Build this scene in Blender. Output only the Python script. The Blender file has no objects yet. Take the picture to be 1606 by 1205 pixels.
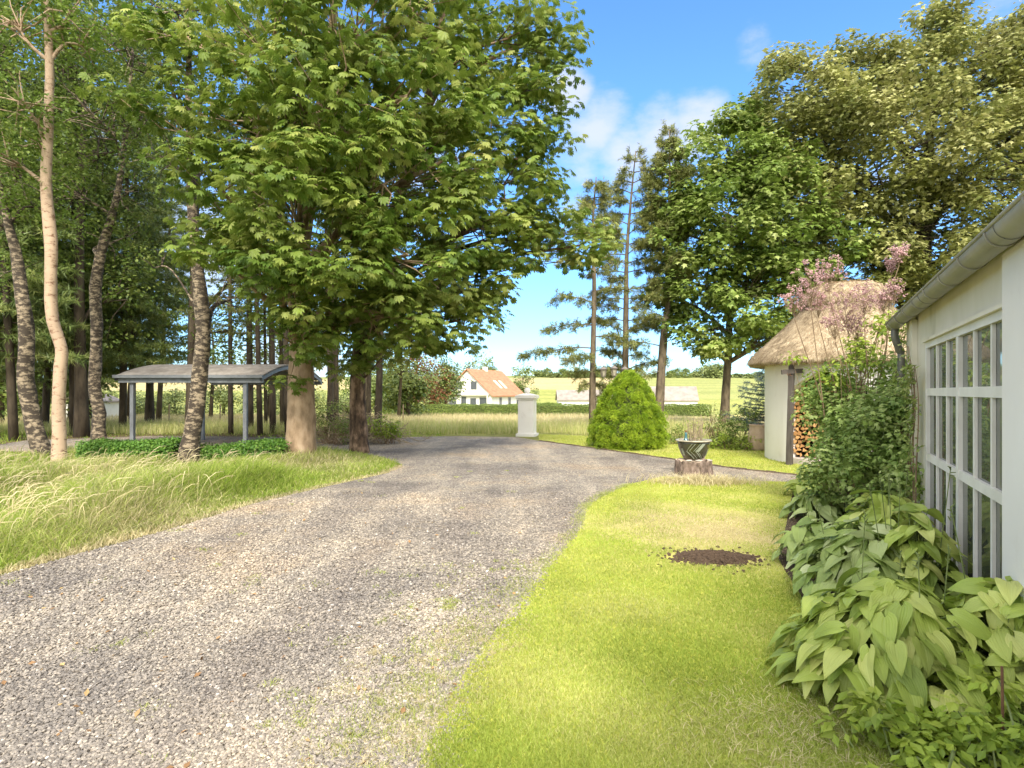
import bpy, bmesh, math, random
import numpy as np
from math import radians as R, sin, cos, pi
scene = bpy.context.scene
COL = scene.collection
rng = np.random.default_rng(7)
random.seed(7)

# ------------------------------------------------------------ camera, light, exposure
CAM_H, F, CX, CY = 1.65, 900.0, 803.0, 615.0     # photo pixels (1606 wide), horizon row
cam_d = bpy.data.cameras.new('camera'); cam = bpy.data.objects.new('camera', cam_d); COL.objects.link(cam)
cam.location = (0, 0, CAM_H); cam.rotation_euler = (pi/2, 0, 0)
cam_d.sensor_width = 36; cam_d.lens = 36*F/1606; cam_d.shift_y = (CY-602.5)/1606
cam_d.clip_start = .05; cam_d.clip_end = 4000
scene.camera = cam
SUN_AZ, SUN_EL = R(179), R(43)      # azimuth clockwise from +Y (view direction)
world = bpy.data.worlds.new('World'); scene.world = world; world.use_nodes = True
sun_d = bpy.data.lights.new('sun', 'SUN'); sun = bpy.data.objects.new('sun', sun_d); COL.objects.link(sun)
sun_d.energy = 2.0; sun_d.angle = R(18); sun_d.color = (1, .94, .84)
sdir = (sin(SUN_AZ)*cos(SUN_EL), cos(SUN_AZ)*cos(SUN_EL), sin(SUN_EL))
from mathutils import Vector, Matrix
sun.rotation_euler = Vector(sdir).to_track_quat('Z', 'Y').to_euler(); sun.location = (0, 0, 40)
scene.view_settings.view_transform = 'Standard'; scene.view_settings.look = 'None'
scene.view_settings.exposure = 1.68; scene.view_settings.gamma = 1
scene.render.engine = 'CYCLES'
cy = scene.cycles; cy.use_denoising = True; cy.max_bounces = 6; cy.diffuse_bounces = 4; cy.glossy_bounces = 2
cy.transmission_bounces = 4; cy.transparent_max_bounces = 8; cy.use_adaptive_sampling = True; cy.adaptive_threshold = .02
cy.caustics_reflective = False; cy.caustics_refractive = False

def world_sky():
    nt = world.node_tree; N = nt.nodes; L = nt.links; N.clear()
    out = N.new('ShaderNodeOutputWorld'); bg = N.new('ShaderNodeBackground'); bg.inputs[1].default_value = .145
    sky = N.new('ShaderNodeTexSky'); sky.sky_type = 'NISHITA'; sky.sun_disc = False
    sky.sun_elevation = SUN_EL; sky.sun_rotation = SUN_AZ; sky.air_density = 1.0; sky.dust_density = .3; sky.ozone_density = 2.2
    hs = N.new('ShaderNodeHueSaturation'); hs.inputs['Saturation'].default_value = 1.1; hs.inputs['Value'].default_value = .80
    L.new(sky.outputs[0], hs.inputs['Color'])
    # clear summer air: the horizon band stays blue
    tc0 = N.new('ShaderNodeTexCoord'); sz = N.new('ShaderNodeSeparateXYZ'); L.new(tc0.outputs['Generated'], sz.inputs[0])
    gr = N.new('ShaderNodeValToRGB'); e = gr.color_ramp.elements; e[0].position = 0; e[0].color = (.40, .58, .82, 1); e[1].position = .45; e[1].color = (.64, .84, 1., 1); L.new(sz.outputs[2], gr.inputs[0])
    hm = N.new('ShaderNodeMix'); hm.data_type = 'RGBA'; hm.blend_type = 'MULTIPLY'; hm.inputs[0].default_value = 1; L.new(hs.outputs[0], hm.inputs[6]); L.new(gr.outputs[0], hm.inputs[7])
    tc = N.new('ShaderNodeTexCoord'); nm = N.new('ShaderNodeVectorMath'); nm.operation = 'NORMALIZE'
    L.new(tc.outputs['Generated'], nm.inputs[0])
    n1 = N.new('ShaderNodeTexNoise'); n1.inputs['Scale'].default_value = 10; n1.inputs['Detail'].default_value = 7; n1.inputs['Roughness'].default_value = .58
    mp = N.new('ShaderNodeMapping'); mp.inputs['Scale'].default_value = (1, 1, 1.9); L.new(nm.outputs[0], mp.inputs[0]); L.new(mp.outputs[0], n1.inputs[0])
    acc = None
    clouds = [(893, 148, 2.2, .9), (930, 195, 3.2, .72), (985, 245, 3.0, .75), (1040, 220, 3.0, .8), (1095, 200, 2.8, .8), (905, 250, 3.2, .6), (1182, 70, 1.8, .5), (1575, 25, 2.2, .6), (1255, 600, 4, .5), (905, 325, 2.4, .55),
              (280, 380, 7, .7), (120, 250, 7, .7), (450, 560, 6, .7), (1420, 300, 5, .6), (650, 240, 6, .6)]
    for px, py, rad, amp in clouds:
        d = Vector(((px-CX)/F, 1, (CY-py)/F)).normalized()
        dp = N.new('ShaderNodeVectorMath'); dp.operation = 'DOT_PRODUCT'; dp.inputs[1].default_value = d
        L.new(nm.outputs[0], dp.inputs[0])
        mr = N.new('ShaderNodeMapRange'); mr.inputs[1].default_value = cos(R(rad*1.55)); mr.inputs[2].default_value = cos(R(rad*.3)); mr.inputs[3].default_value = 0; mr.inputs[4].default_value = amp
        L.new(dp.outputs['Value'], mr.inputs[0])
        if acc is None: acc = mr.outputs[0]
        else:
            mx = N.new('ShaderNodeMath'); mx.operation = 'MAXIMUM'; L.new(acc, mx.inputs[0]); L.new(mr.outputs[0], mx.inputs[1]); acc = mx.outputs[0]
    # soft threshold: mask + noise
    ad = N.new('ShaderNodeMath'); ad.operation = 'ADD'; L.new(acc, ad.inputs[0]); L.new(n1.outputs[0], ad.inputs[1])
    m2 = N.new('ShaderNodeMapRange'); m2.interpolation_type = 'SMOOTHSTEP'; m2.inputs[1].default_value = .84; m2.inputs[2].default_value = 1.36; m2.inputs[3].default_value = 0; m2.inputs[4].default_value = .72
    L.new(ad.outputs[0], m2.inputs[0])
    mix = N.new('ShaderNodeMix'); mix.data_type = 'RGBA'; L.new(m2.outputs[0], mix.inputs[0]); L.new(hm.outputs[2], mix.inputs[6]); mix.inputs[7].default_value = (2.15, 2.15, 2.2, 1)
    # bright broken cloud added out of view, overhead and behind, for neutral fill light
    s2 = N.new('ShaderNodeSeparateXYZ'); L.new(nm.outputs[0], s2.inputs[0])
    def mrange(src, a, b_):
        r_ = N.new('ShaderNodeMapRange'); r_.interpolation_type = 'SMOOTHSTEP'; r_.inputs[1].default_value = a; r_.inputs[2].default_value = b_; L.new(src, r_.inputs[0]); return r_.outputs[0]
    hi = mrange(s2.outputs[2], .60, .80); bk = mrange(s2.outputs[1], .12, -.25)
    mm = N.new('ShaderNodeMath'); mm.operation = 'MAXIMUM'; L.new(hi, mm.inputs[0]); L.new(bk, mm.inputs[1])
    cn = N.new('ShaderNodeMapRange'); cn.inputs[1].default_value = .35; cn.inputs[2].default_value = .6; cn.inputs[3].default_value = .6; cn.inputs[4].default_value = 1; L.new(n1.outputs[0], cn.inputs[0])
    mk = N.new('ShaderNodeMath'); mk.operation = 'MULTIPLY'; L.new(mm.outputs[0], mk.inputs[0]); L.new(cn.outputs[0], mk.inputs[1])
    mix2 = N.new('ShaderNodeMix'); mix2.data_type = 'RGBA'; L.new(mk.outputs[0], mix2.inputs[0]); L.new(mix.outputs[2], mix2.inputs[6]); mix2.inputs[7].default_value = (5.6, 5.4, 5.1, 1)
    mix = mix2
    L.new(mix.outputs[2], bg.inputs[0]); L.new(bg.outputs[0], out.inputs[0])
world_sky()

# ------------------------------------------------------------ pixel <-> world helpers (placing things where the photo shows them)
def g(px, py, z=0.):
    Y = (CAM_H-z)*F/(py-CY); return ((px-CX)/F*Y, Y, z)
def at(px, py, Y): return ((px-CX)/F*Y, Y, CAM_H+(CY-py)/F*Y)
HY = np.array([-60, 26, 40, 60, 90, 120, 160, 250, 300, 420, 1600.])
HZ = np.array([0, 0, -.45, -.88, -1.2, -1.0, 1.65, 6.65, 9.6, 10.5, 5.])
def height(y): return np.interp(y, HY, HZ)

# ------------------------------------------------------------ mesh builder
class MB:
    def __init__(s): s.v = []; s.f = []; s.r = []; s.uv = []; s.n = 0
    def add(s, v, f, r=0.5, uv=None):
        v = np.asarray(v, float).reshape(-1, 3); s.v.append(v)
        for ff in (f if isinstance(f, tuple) else (f,)):
            ff = np.asarray(ff, int)
            if ff.size: s.f.append(ff+s.n)
        s.r.append(np.broadcast_to(np.asarray(r, float), (len(v),)))
        s.uv.append(np.zeros((len(v), 2)) if uv is None else uv)
        s.n += len(v); return s
    def build(s, name, mat, parent=None, smooth=False, loc=None):
        me = bpy.data.meshes.new(name)
        v = np.concatenate(s.v) if s.v else np.zeros((0, 3))
        if loc is not None: v = v-np.asarray(loc)
        me.vertices.add(len(v)); me.vertices.foreach_set('co', v.astype('f').ravel())
        li = np.concatenate([f.ravel() for f in s.f]); cnt = np.concatenate([np.full(len(f), f.shape[1]) for f in s.f])
        me.loops.add(len(li)); me.loops.foreach_set('vertex_index', li.astype('i'))
        st = np.concatenate([[0], np.cumsum(cnt)[:-1]])
        me.polygons.add(len(cnt)); me.polygons.foreach_set('loop_start', st.astype('i')); me.polygons.foreach_set('loop_total', cnt.astype('i'))
        me.polygons.foreach_set('use_smooth', np.full(len(cnt), smooth))
        a = me.attributes.new('rnd', 'FLOAT', 'POINT'); a.data.foreach_set('value', np.concatenate(s.r).astype('f'))
        uv = np.concatenate(s.uv)
        if np.any(uv):
            u = me.attributes.new('luv', 'FLOAT_VECTOR', 'POINT'); u.data.foreach_set('vector', np.c_[uv, np.zeros(len(uv))].astype('f').ravel())
        me.update(calc_edges=True); me.validate(verbose=False)
        for m in (mat if isinstance(mat, list) else [mat]): me.materials.append(m)
        o = bpy.data.objects.new(name, me); COL.objects.link(o)
        if loc is not None and parent is None: o.location = loc
        if parent is not None:
            o.parent = parent
            if loc is None: pass
        return o
    # --- shapes
    def box(s, x0, x1, y0, y1, z0, z1, r=.5, M=None):
        v = np.array([(x, y, z) for z in (z0, z1) for y in (y0, y1) for x in (x0, x1)], float)
        if M is not None: v = np.array([tuple(M @ Vector(p)) for p in v])
        s.add(v, [(0, 2, 3, 1), (4, 5, 7, 6), (0, 1, 5, 4), (2, 6, 7, 3), (0, 4, 6, 2), (1, 3, 7, 5)], r); return s
    def tube(s, pts, rad, sides=6, r=.5, cap=True, wob=0., seed=0):
        p = np.asarray(pts, float); n = len(p); rad = np.broadcast_to(np.asarray(rad, float), (n,))
        t = np.gradient(p, axis=0); t /= np.linalg.norm(t, axis=1)[:, None]+1e-9
        up = np.where(np.abs(t[:, 2:3]) > .9, np.array([[1., 0, 0]]), np.array([[0, 0, 1.]]))
        a = np.cross(t, up); a /= np.linalg.norm(a, axis=1)[:, None]+1e-9
        for i in range(1, n):       # parallel transport
            q = a[i-1]-t[i]*np.dot(a[i-1], t[i]); l = np.linalg.norm(q)
            if l > 1e-4: a[i] = q/l
        b = np.cross(t, a); th = np.linspace(0, 2*pi, sides, endpoint=False)
        rr = np.repeat(rad[:, None], sides, 1)
        if wob:
            q = np.random.default_rng(seed)
            ph = q.uniform(0, 6, 6); k = np.arange(n)[:, None]
            rr = rr*(1+wob*(np.sin(2*th+ph[0]+k*.35)*.5+np.sin(3*th+ph[1]-k*.6)*.35+np.sin(5*th+ph[2]+k*1.1)*.25)+wob*.5*q.normal(0, 1, (n, sides)))
        V = p[:, None]+rr[..., None]*(np.cos(th)[None, :, None]*a[:, None]+np.sin(th)[None, :, None]*b[:, None])
        i = np.arange(n-1)[:, None]*sides; j = np.arange(sides)[None]; k = (j+1) % sides
        f = np.stack([i+j, i+k, i+sides+k, i+sides+j], -1).reshape(-1, 4)
        V = V.reshape(-1, 3)
        if cap:
            V = np.concatenate([V, p[:1], p[-1:]]); c0 = n*sides
            jj = np.arange(sides); kk = (jj+1) % sides
            ft = np.concatenate([np.stack([np.full(sides, c0), kk, jj], 1), np.stack([np.full(sides, c0+1), (n-1)*sides+jj, (n-1)*sides+kk], 1)])
            s.add(V, (f, ft), r)
        else: s.add(V, f, r)
        return s
    def lathe(s, prof, c=(0, 0, 0), sides=24, r=.5):
        prof = np.asarray(prof, float); n = len(prof); th = np.linspace(0, 2*pi, sides, endpoint=False)
        V = np.stack([c[0]+prof[:, 0:1]*np.cos(th), c[1]+prof[:, 0:1]*np.sin(th), np.repeat(c[2]+prof[:, 1:2], sides, 1)], -1).reshape(-1, 3)
        i = np.arange(n-1)[:, None]*sides; j = np.arange(sides)[None]; k = (j+1) % sides
        s.add(V, np.stack([i+j, i+k, i+sides+k, i+sides+j], -1).reshape(-1, 4), r); return s
    def inst(s, tv, tf, P, X, Y, Z, sc, rnd, uv=None):
        tv = np.asarray(tv, float); n = len(P); k = len(tv); sc = np.broadcast_to(sc, (n,))
        V = P[:, None]+sc[:, None, None]*(tv[None, :, 0:1]*X[:, None]+tv[None, :, 1:2]*Y[:, None]+tv[None, :, 2:3]*Z[:, None])
        off = (np.arange(n)*k)[:, None, None]
        fs = tuple((np.asarray(f)[None]+off).reshape(-1, np.asarray(f).shape[1]) for f in (tf if isinstance(tf, tuple) else (tf,)))
        s.add(V.reshape(-1, 3), fs, np.repeat(rnd, k), None if uv is None else np.tile(uv, (n, 1))); return s

def nrm(a): return a/(np.linalg.norm(a, axis=-1, keepdims=True)+1e-9)
def frames(normal, tip):
    Z = nrm(normal); Y = nrm(tip-Z*np.sum(tip*Z, -1, keepdims=True)); return np.cross(Y, Z), Y, Z
def sphere_dirs(n, q=rng): return nrm(q.normal(0, 1, (n, 3)))
def smooth_path(pts, n=24):
    p = np.asarray(pts, float); m = len(p)
    pp = np.concatenate([[2*p[0]-p[1]], p, [2*p[-1]-p[-2]]]); out = []
    for t in np.linspace(0, m-1-1e-6, n):
        i = int(t); u = t-i; a, b, c, d = pp[i:i+4]
        out.append(.5*((2*b)+(-a+c)*u+(2*a-5*b+4*c-d)*u*u+(-a+3*b-3*c+d)*u**3))
    return np.array(out)

def tag(o, label=None, cat=None, group=None, kind=None):
    if label: o['label'] = label
    if cat: o['category'] = cat
    if group: o['group'] = group
    if kind: o['kind'] = kind
    return o
def empty(name, loc=(0, 0, 0), rz=0., **k):
    o = bpy.data.objects.new(name, None); COL.objects.link(o); o.location = loc; o.rotation_euler[2] = rz; o.empty_display_size = .2
    return tag(o, **k)
def part(mb, name, mat, parent, smooth=False):
    """mesh given in world coordinates, parented to an unrotated empty"""
    pl = world_loc(parent)
    return mb.build(name, mat, parent, smooth, loc=pl)
def world_loc(o):
    l = Vector(o.location)
    while o.parent: o = o.parent; l = l+Vector(o.location)
    return tuple(l)

# ------------------------------------------------------------ materials
def mat_new(name):
    m = bpy.data.materials.new(name); m.use_nodes = True; N = m.node_tree.nodes; b = N['Principled BSDF']; return m, N, m.node_tree.links, b
def ramp(N, stops):
    r = N.new('ShaderNodeValToRGB'); e = r.color_ramp.elements
    while len(e) < len(stops): e.new(.5)
    for i, (p, c) in enumerate(stops): e[i].position = p; e[i].color = (*c, 1)
    return r
def coords(N, L, scale=(1, 1, 1), world_space=True):
    mp = N.new('ShaderNodeMapping'); mp.inputs['Scale'].default_value = scale
    if world_space: ge = N.new('ShaderNodeNewGeometry'); L.new(ge.outputs['Position'], mp.inputs[0])
    else: tc = N.new('ShaderNodeTexCoord'); L.new(tc.outputs['Object'], mp.inputs[0])
    return mp
def noise(N, L, mp, scale, detail=4, rough=.6):
    n = N.new('ShaderNodeTexNoise'); n.inputs['Scale'].default_value = scale; n.inputs['Detail'].default_value = detail; n.inputs['Roughness'].default_value = rough
    L.new(mp.outputs[0], n.inputs[0]); return n
def mixc(N, L, fac, a, b, mode='MIX'):
    m = N.new('ShaderNodeMix'); m.data_type = 'RGBA'; m.blend_type = mode
    for s, x in ((0, fac), (6, a), (7, b)):
        if hasattr(x, 'is_output') or hasattr(x, 'links'): L.new(x, m.inputs[s])
        elif s == 0: m.inputs[0].default_value = x
        else: m.inputs[s].default_value = (*x, 1)
    return m.outputs[2]
def bump(N, L, b, src, strength=.5, dist=.02):
    bp = N.new('ShaderNodeBump'); bp.inputs['Strength'].default_value = strength; bp.inputs['Distance'].default_value = dist
    L.new(src, bp.inputs['Height']); L.new(bp.outputs[0], b.inputs['Normal']); return bp

def noisy(name, stops, scale=5, rough=.8, bs=.3, bd=.01, sc3=(1, 1, 1), spec=.3, metal=0, detail=5, ws=True):
    m, N, L, b = mat_new(name); mp = coords(N, L, sc3, ws); n = noise(N, L, mp, scale, detail)
    r = ramp(N, stops); L.new(n.outputs[0], r.inputs[0]); L.new(r.outputs[0], b.inputs['Base Color'])
    b.inputs['Roughness'].default_value = rough; b.inputs['Specular IOR Level'].default_value = spec; b.inputs['Metallic'].default_value = metal
    if bs: bump(N, L, b, n.outputs[0], bs, bd)
    return m
def leafy(name, c0, c1, c2, trans=.35, rough=.5, spec=.35, big=.5):
    """per-leaf colour from the rnd attribute, slow drift with position, some light through the leaf"""
    m, N, L, b = mat_new(name); at_ = N.new('ShaderNodeAttribute'); at_.attribute_name = 'rnd'
    r = ramp(N, [(.0, c0), (.5, c1), (1., c2)]); L.new(at_.outputs['Fac'], r.inputs[0])
    mp = coords(N, L); n = noise(N, L, mp, big, 2)
    hs = N.new('ShaderNodeHueSaturation'); mr = N.new('ShaderNodeMapRange'); mr.inputs[1].default_value = .3; mr.inputs[2].default_value = .7; mr.inputs[3].default_value = .78; mr.inputs[4].default_value = 1.22
    L.new(n.outputs[0], mr.inputs[0]); L.new(mr.outputs[0], hs.inputs['Value']); L.new(r.outputs[0], hs.inputs['Color'])
    L.new(hs.outputs[0], b.inputs['Base Color']); b.inputs['Roughness'].default_value = rough; b.inputs['Specular IOR Level'].default_value = spec
    t = N.new('ShaderNodeBsdfTranslucent'); L.new(hs.outputs[0], t.inputs[0])
    mx = N.new('ShaderNodeMixShader'); mx.inputs[0].default_value = trans; L.new(b.outputs[0], mx.inputs[1]); L.new(t.outputs[0], mx.inputs[2])
    L.new(mx.outputs[0], N['Material Output'].inputs[0]); return m

def birch_bark(name, base, dark, amt=.5):
    m, N, L, b = mat_new(name); mp = coords(N, L, (1.6, 1.6, 3.4)); n = noise(N, L, mp, 3.6, 8, .72)
    mp2 = coords(N, L, (1, 1, 1)); n2 = noise(N, L, mp2, 1.1, 3)
    r = ramp(N, [(.0, (0, 0, 0)), (amt-.04, (0, 0, 0)), (amt+.06, (1, 1, 1)), (1, (1, 1, 1))]); L.new(n.outputs[0], r.inputs[0])
    rb = ramp(N, [(.3, tuple(x*.72 for x in base)), (.7, base)]); L.new(n2.outputs[0], rb.inputs[0])
    L.new(mixc(N, L, r.outputs[0], dark, rb.outputs[0]), b.inputs['Base Color']); b.inputs['Roughness'].default_value = .85
    bump(N, L, b, n.outputs[0], .6, .03); return m

M = {}
M['chestnut_leaf'] = leafy('chestnut_leaf', (.09, .16, .02), (.21, .28, .045), (.42, .44, .12), trans=.42)
M['maple_leaf'] = leafy('maple_leaf', (.11, .18, .03), (.23, .31, .06), (.44, .49, .17), trans=.35)
M['bronze_leaf'] = leafy('bronze_leaf', (.16, .19, .05), (.31, .32, .10), (.50, .48, .21), trans=.3)
M['birch_leaf'] = leafy('birch_leaf', (.09, .15, .025), (.17, .25, .04), (.30, .36, .08), trans=.42)
M['dark_leaf'] = leafy('woodland_leaf', (.07, .12, .02), (.14, .20, .035), (.27, .31, .07), trans=.35)
M['spruce_needle'] = leafy('spruce_needle', (.08, .13, .03), (.16, .21, .05), (.32, .34, .10), trans=.15)
M['pine_needle'] = leafy('pine_needle', (.12, .15, .04), (.21, .23, .06), (.36, .33, .12), trans=.15)
M['copper_leaf'] = leafy('copper_leaf', (.12, .05, .02), (.22, .09, .035), (.30, .16, .06), trans=.3)
M['blue_needle'] = leafy('blue_spruce_needle', (.07, .11, .09), (.12, .17, .14), (.20, .26, .20), trans=.1)
M['dwarf_needle'] = leafy('dwarf_spruce_needle', (.14, .24, .012), (.28, .40, .02), (.45, .55, .05), trans=.25, big=3)
M['far_leaf'] = leafy('far_leaf', (.16, .21, .07), (.25, .30, .10), (.36, .39, .15), trans=.25, big=.2)
M['hedge_leaf'] = leafy('hedge_leaf', (.10, .16, .03), (.18, .25, .05), (.32, .36, .09), trans=.25)
M['low_hedge_leaf'] = leafy('low_hedge_leaf', (.05, .13, .015), (.10, .21, .025), (.2, .3, .05), trans=.25)
M['rose_leaf'] = leafy('shrub_leaf', (.16, .26, .06), (.30, .40, .10), (.52, .59, .24), trans=.35, big=2)
M['pale_leaf'] = leafy('fresh_leaf', (.20, .29, .04), (.32, .42, .05), (.46, .52, .10), trans=.4, big=2)
M['bark_dark'] = noisy('dark_bark', [(.3, (.035, .026, .017)), (.7, (.11, .085, .055))], 6, .9, .7, .03, (1, 1, .3))
M['bark_pine'] = noisy('pine_bark', [(.3, (.06, .045, .03)), (.7, (.20, .155, .10))], 7, .9, .6, .03, (1, 1, .35))
M['bark_chestnut'] = noisy('chestnut_bark', [(.25, (.15, .10, .055)), (.5, (.33, .23, .14)), (.75, (.48, .36, .24))], 3.5, .85, .6, .03, (1.6, 1.6, .7), detail=8)
M['bark_old'] = noisy('scaly_bark', [(.35, (.045, .03, .02)), (.5, (.14, .09, .055)), (.62, (.34, .23, .15))], 4.5, .9, .8, .03, (1.4, 1.4, .6), detail=8)
M['birch_pink'] = birch_bark('pink_birch_bark', (.50, .36, .24), (.16, .08, .04), .41)
M['birch_white'] = birch_bark('white_birch_bark', (.37, .29, .19), (.045, .032, .02), .52)
# ------------------------------------------------------------ ground surfaces
def inpoly(x, y, poly):
    poly = np.asarray(poly); x = np.asarray(x); ins = np.zeros(x.shape, bool); j = len(poly)-1
    for i in range(len(poly)):
        xi, yi = poly[i]; xj, yj = poly[j]
        c = ((yi > y) != (yj > y)) & (x < (xj-xi)*(y-yi)/(yj-yi+1e-12)+xi); ins ^= c; j = i
    return ins
def G(pxs): return [g(a, b)[:2] for a, b in pxs]
LEFT_EDGE = G([(0, 905), (130, 868), (250, 836), (400, 790), (520, 762), (610, 742), (634, 732)])
RIGHT_EDGE = G([(1240, 757), (1130, 754), (1040, 748), (990, 760), (945, 778), (918, 798), (905, 832), (850, 893), (800, 960), (740, 1040), (695, 1110), (655, 1205)])
FAR_EDGE = G([(590, 690), (640, 686), (720, 684.5), (812, 686)])
EDGING = G([(846, 692), (940, 705), (1060, 722), (1140, 734), (1250, 746)])
x0, y0 = LEFT_EDGE[0]; xr, yr = RIGHT_EDGE[-1]
drive_poly = [(x0-1.6, y0-1.3), (x0-4.5, y0-5)]+[(xr-.9, -6), (xr-.35, 0)]+[tuple(p) for p in RIGHT_EDGE[::-1]]+[(EDGING[-1][0]+.2, EDGING[-1][1])]+EDGING[::-1]+FAR_EDGE[::-1]+[
    (-7, 20.8), (-13.5, 21.5), (-16.5, 19.5), (-15.5, 16.2), (-11, 15.3), (-6.6, 15.2), (-5, 15.9), (-4.2, 15.6), (-3.2, 14.3), (-2.7, 13.3), (-2.62, 12.6)]+[tuple(p) for p in LEFT_EDGE[::-1][1:]]
lawn_poly = [tuple(p) for p in RIGHT_EDGE]+[(xr-.35, 0), (xr-.9, -6), (1.9, -6), (1.75, 1.2), (1.85, 2.6), (2.15, 4.0), (2.6, 5.6), (3.55, 7.4), (4.6, 9.4)]
back_lawn_poly = EDGING+[(6.6, 12.4), (10.5, 11.5), (10.5, 16.5), (6.6, 17.5), (4.5, 20.5), (1.0, 22.3)]
bed_poly = [(4.6, 9.4), (3.55, 7.4), (2.6, 5.6), (2.15, 4.0), (1.85, 2.6), (1.75, 1.2), (1.9, -6), (-1.4, -6), (2.9, 3.4), (8.3, 13.6), (6.0, 11.4)]
bed_poly = [(4.6, 9.4), (3.55, 7.4), (2.6, 5.6), (2.15, 4.0), (1.85, 2.6), (1.3, 1.2), (-1.0, -3.8), (-.75, -3.8), (2.95, 3.3), (7.4, 11.8), (6.2, 11.9), (5.9, 11.0)]

m, N, L, b = mat_new('gravel')
mp = coords(N, L)
def vor(scale, feat='F1'):
    v = N.new('ShaderNodeTexVoronoi'); v.inputs['Scale'].default_value = scale; v.feature = feat; L.new(mp.outputs[0], v.inputs[0]); return v
nz = noise(N, L, mp, 9, 3); v1 = vor(52); v2 = vor(23); sep = N.new('ShaderNodeSeparateColor'); L.new(v1.outputs['Color'], sep.inputs[0])
r1 = ramp(N, [(0, (.10, .09, .08)), (.35, (.22, .20, .175)), (.75, (.34, .305, .26)), (.96, (.44, .40, .34)), (1, (.62, .57, .49))]); L.new(sep.outputs[0], r1.inputs[0])
big = noise(N, L, mp, .45, 5, .6); rb = ramp(N, [(.38, (.62, .60, .60)), (.52, (1., .97, .92)), (.66, (1.15, 1.02, .85))]); L.new(big.outputs[0], rb.inputs[0])
c = mixc(N, L, 1., r1.outputs[0], rb.outputs[0], 'MULTIPLY')
def tracks(N, L, c):     # packed, paler wheel bands along the drive
    mpt = coords(N, L, (1.15, .13, 1)); t_ = noise(N, L, mpt, 1.5, 3, .55); rt = ramp(N, [(.40, (.90, .88, .87)), (.5, (1., .99, .97)), (.62, (1.22, 1.19, 1.13))]); L.new(t_.outputs[0], rt.inputs[0]); return mixc(N, L, 1., c, rt.outputs[0], 'MULTIPLY')
c = tracks(N, L, c)
dirt = noise(N, L, mp, 1.4, 6, .7); rd = ramp(N, [(.56, (0, 0, 0)), (.70, (.55, .55, .55))]); L.new(dirt.outputs[0], rd.inputs[0])
c = mixc(N, L, rd.outputs[0], c, (.34, .27, .17)); L.new(c, b.inputs['Base Color']); b.inputs['Roughness'].default_value = .85; b.inputs['Specular IOR Level'].default_value = .2
inv = N.new('ShaderNodeMath'); inv.operation = 'SUBTRACT'; inv.inputs[0].default_value = 1; L.new(v1.outputs['Distance'], inv.inputs[1]); bump(N, L, b, inv.outputs[0], 1., .012); M['gravel'] = m

def turf(name, c0, c1, c2, s=1.):
    m, N, L, b = mat_new(name); mp = coords(N, L); n1 = noise(N, L, mp, .8*s, 5, .65); n2 = noise(N, L, mp, 38*s, 3, .7); n3 = noise(N, L, mp, .22*s, 3, .5)
    r = ramp(N, [(.3, c0), (.5, c1), (.7, c2)]); L.new(n1.outputs[0], r.inputs[0])
    r2 = ramp(N, [(.3, (.62, .62, .6)), (.7, (1.25, 1.2, 1.2))]); L.new(n2.outputs[0], r2.inputs[0])
    c = mixc(N, L, 1., r.outputs[0], r2.outputs[0], 'MULTIPLY')
    L.new(c, b.inputs['Base Color']); b.inputs['Roughness'].default_value = .95; b.inputs['Specular IOR Level'].default_value = .1
    bump(N, L, b, n2.outputs[0], .5, .02); return m, N, L, b, c
M['lawn'], N, L, b, c = turf('lawn_turf', (.30, .32, .05), (.39, .41, .075), (.50, .46, .16))
# worn dry patch round (2.0, 6.6)
ge = N.new('ShaderNodeNewGeometry'); mpp = N.new('ShaderNodeMapping'); mpp.inputs['Location'].default_value = (-2.35*.62, -6.9*.52, 0); mpp.inputs['Scale'].default_value = (.62, .52, 0); L.new(ge.outputs['Position'], mpp.inputs[0])
ln = N.new('ShaderNodeVectorMath'); ln.operation = 'LENGTH'; L.new(mpp.outputs[0], ln.inputs[0])
nn = noise(N, L, coords(N, L), 1.8, 5, .7); ad = N.new('ShaderNodeMath'); ad.operation = 'MULTIPLY_ADD'; ad.inputs[1].default_value = 1.3; L.new(nn.outputs[0], ad.inputs[0]); L.new(ln.outputs['Value'], ad.inputs[2])
mr = N.new('ShaderNodeMapRange'); mr.inputs[1].default_value = 1.7; mr.inputs[2].default_value = .85; mr.inputs[3].default_value = 0; mr.inputs[4].default_value = .95; L.new(ad.outputs[0], mr.inputs[0])
L.new(mixc(N, L, mr.outputs[0], c, (.42, .35, .17)), b.inputs['Base Color'])
M['soil'] = noisy('soil', [(.3, (.045, .028, .018)), (.7, (.12, .08, .05))], 30, .95, .9, .03)

# ground sheet
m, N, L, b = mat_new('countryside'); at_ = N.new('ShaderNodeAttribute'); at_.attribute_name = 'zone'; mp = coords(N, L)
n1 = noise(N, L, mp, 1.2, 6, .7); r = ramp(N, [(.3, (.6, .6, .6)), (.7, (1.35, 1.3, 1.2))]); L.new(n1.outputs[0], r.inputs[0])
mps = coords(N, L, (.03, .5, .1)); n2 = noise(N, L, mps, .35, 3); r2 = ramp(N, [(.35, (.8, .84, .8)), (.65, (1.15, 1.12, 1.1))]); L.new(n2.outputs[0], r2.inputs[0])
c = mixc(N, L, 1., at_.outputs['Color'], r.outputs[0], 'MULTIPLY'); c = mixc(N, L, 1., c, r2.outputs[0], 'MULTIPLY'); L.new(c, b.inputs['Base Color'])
b.inputs['Roughness'].default_value = 1; b.inputs['Specular IOR Level'].default_value = .05; bump(N, L, b, n1.outputs[0], .4, .05); M['ground'] = m
xs = np.unique(np.r_[np.linspace(-1500, -80, 30), np.arange(-80, -30, 4), np.arange(-30, 20, 1.), np.arange(20, 100, 3), np.linspace(100, 1500, 30)])
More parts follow.
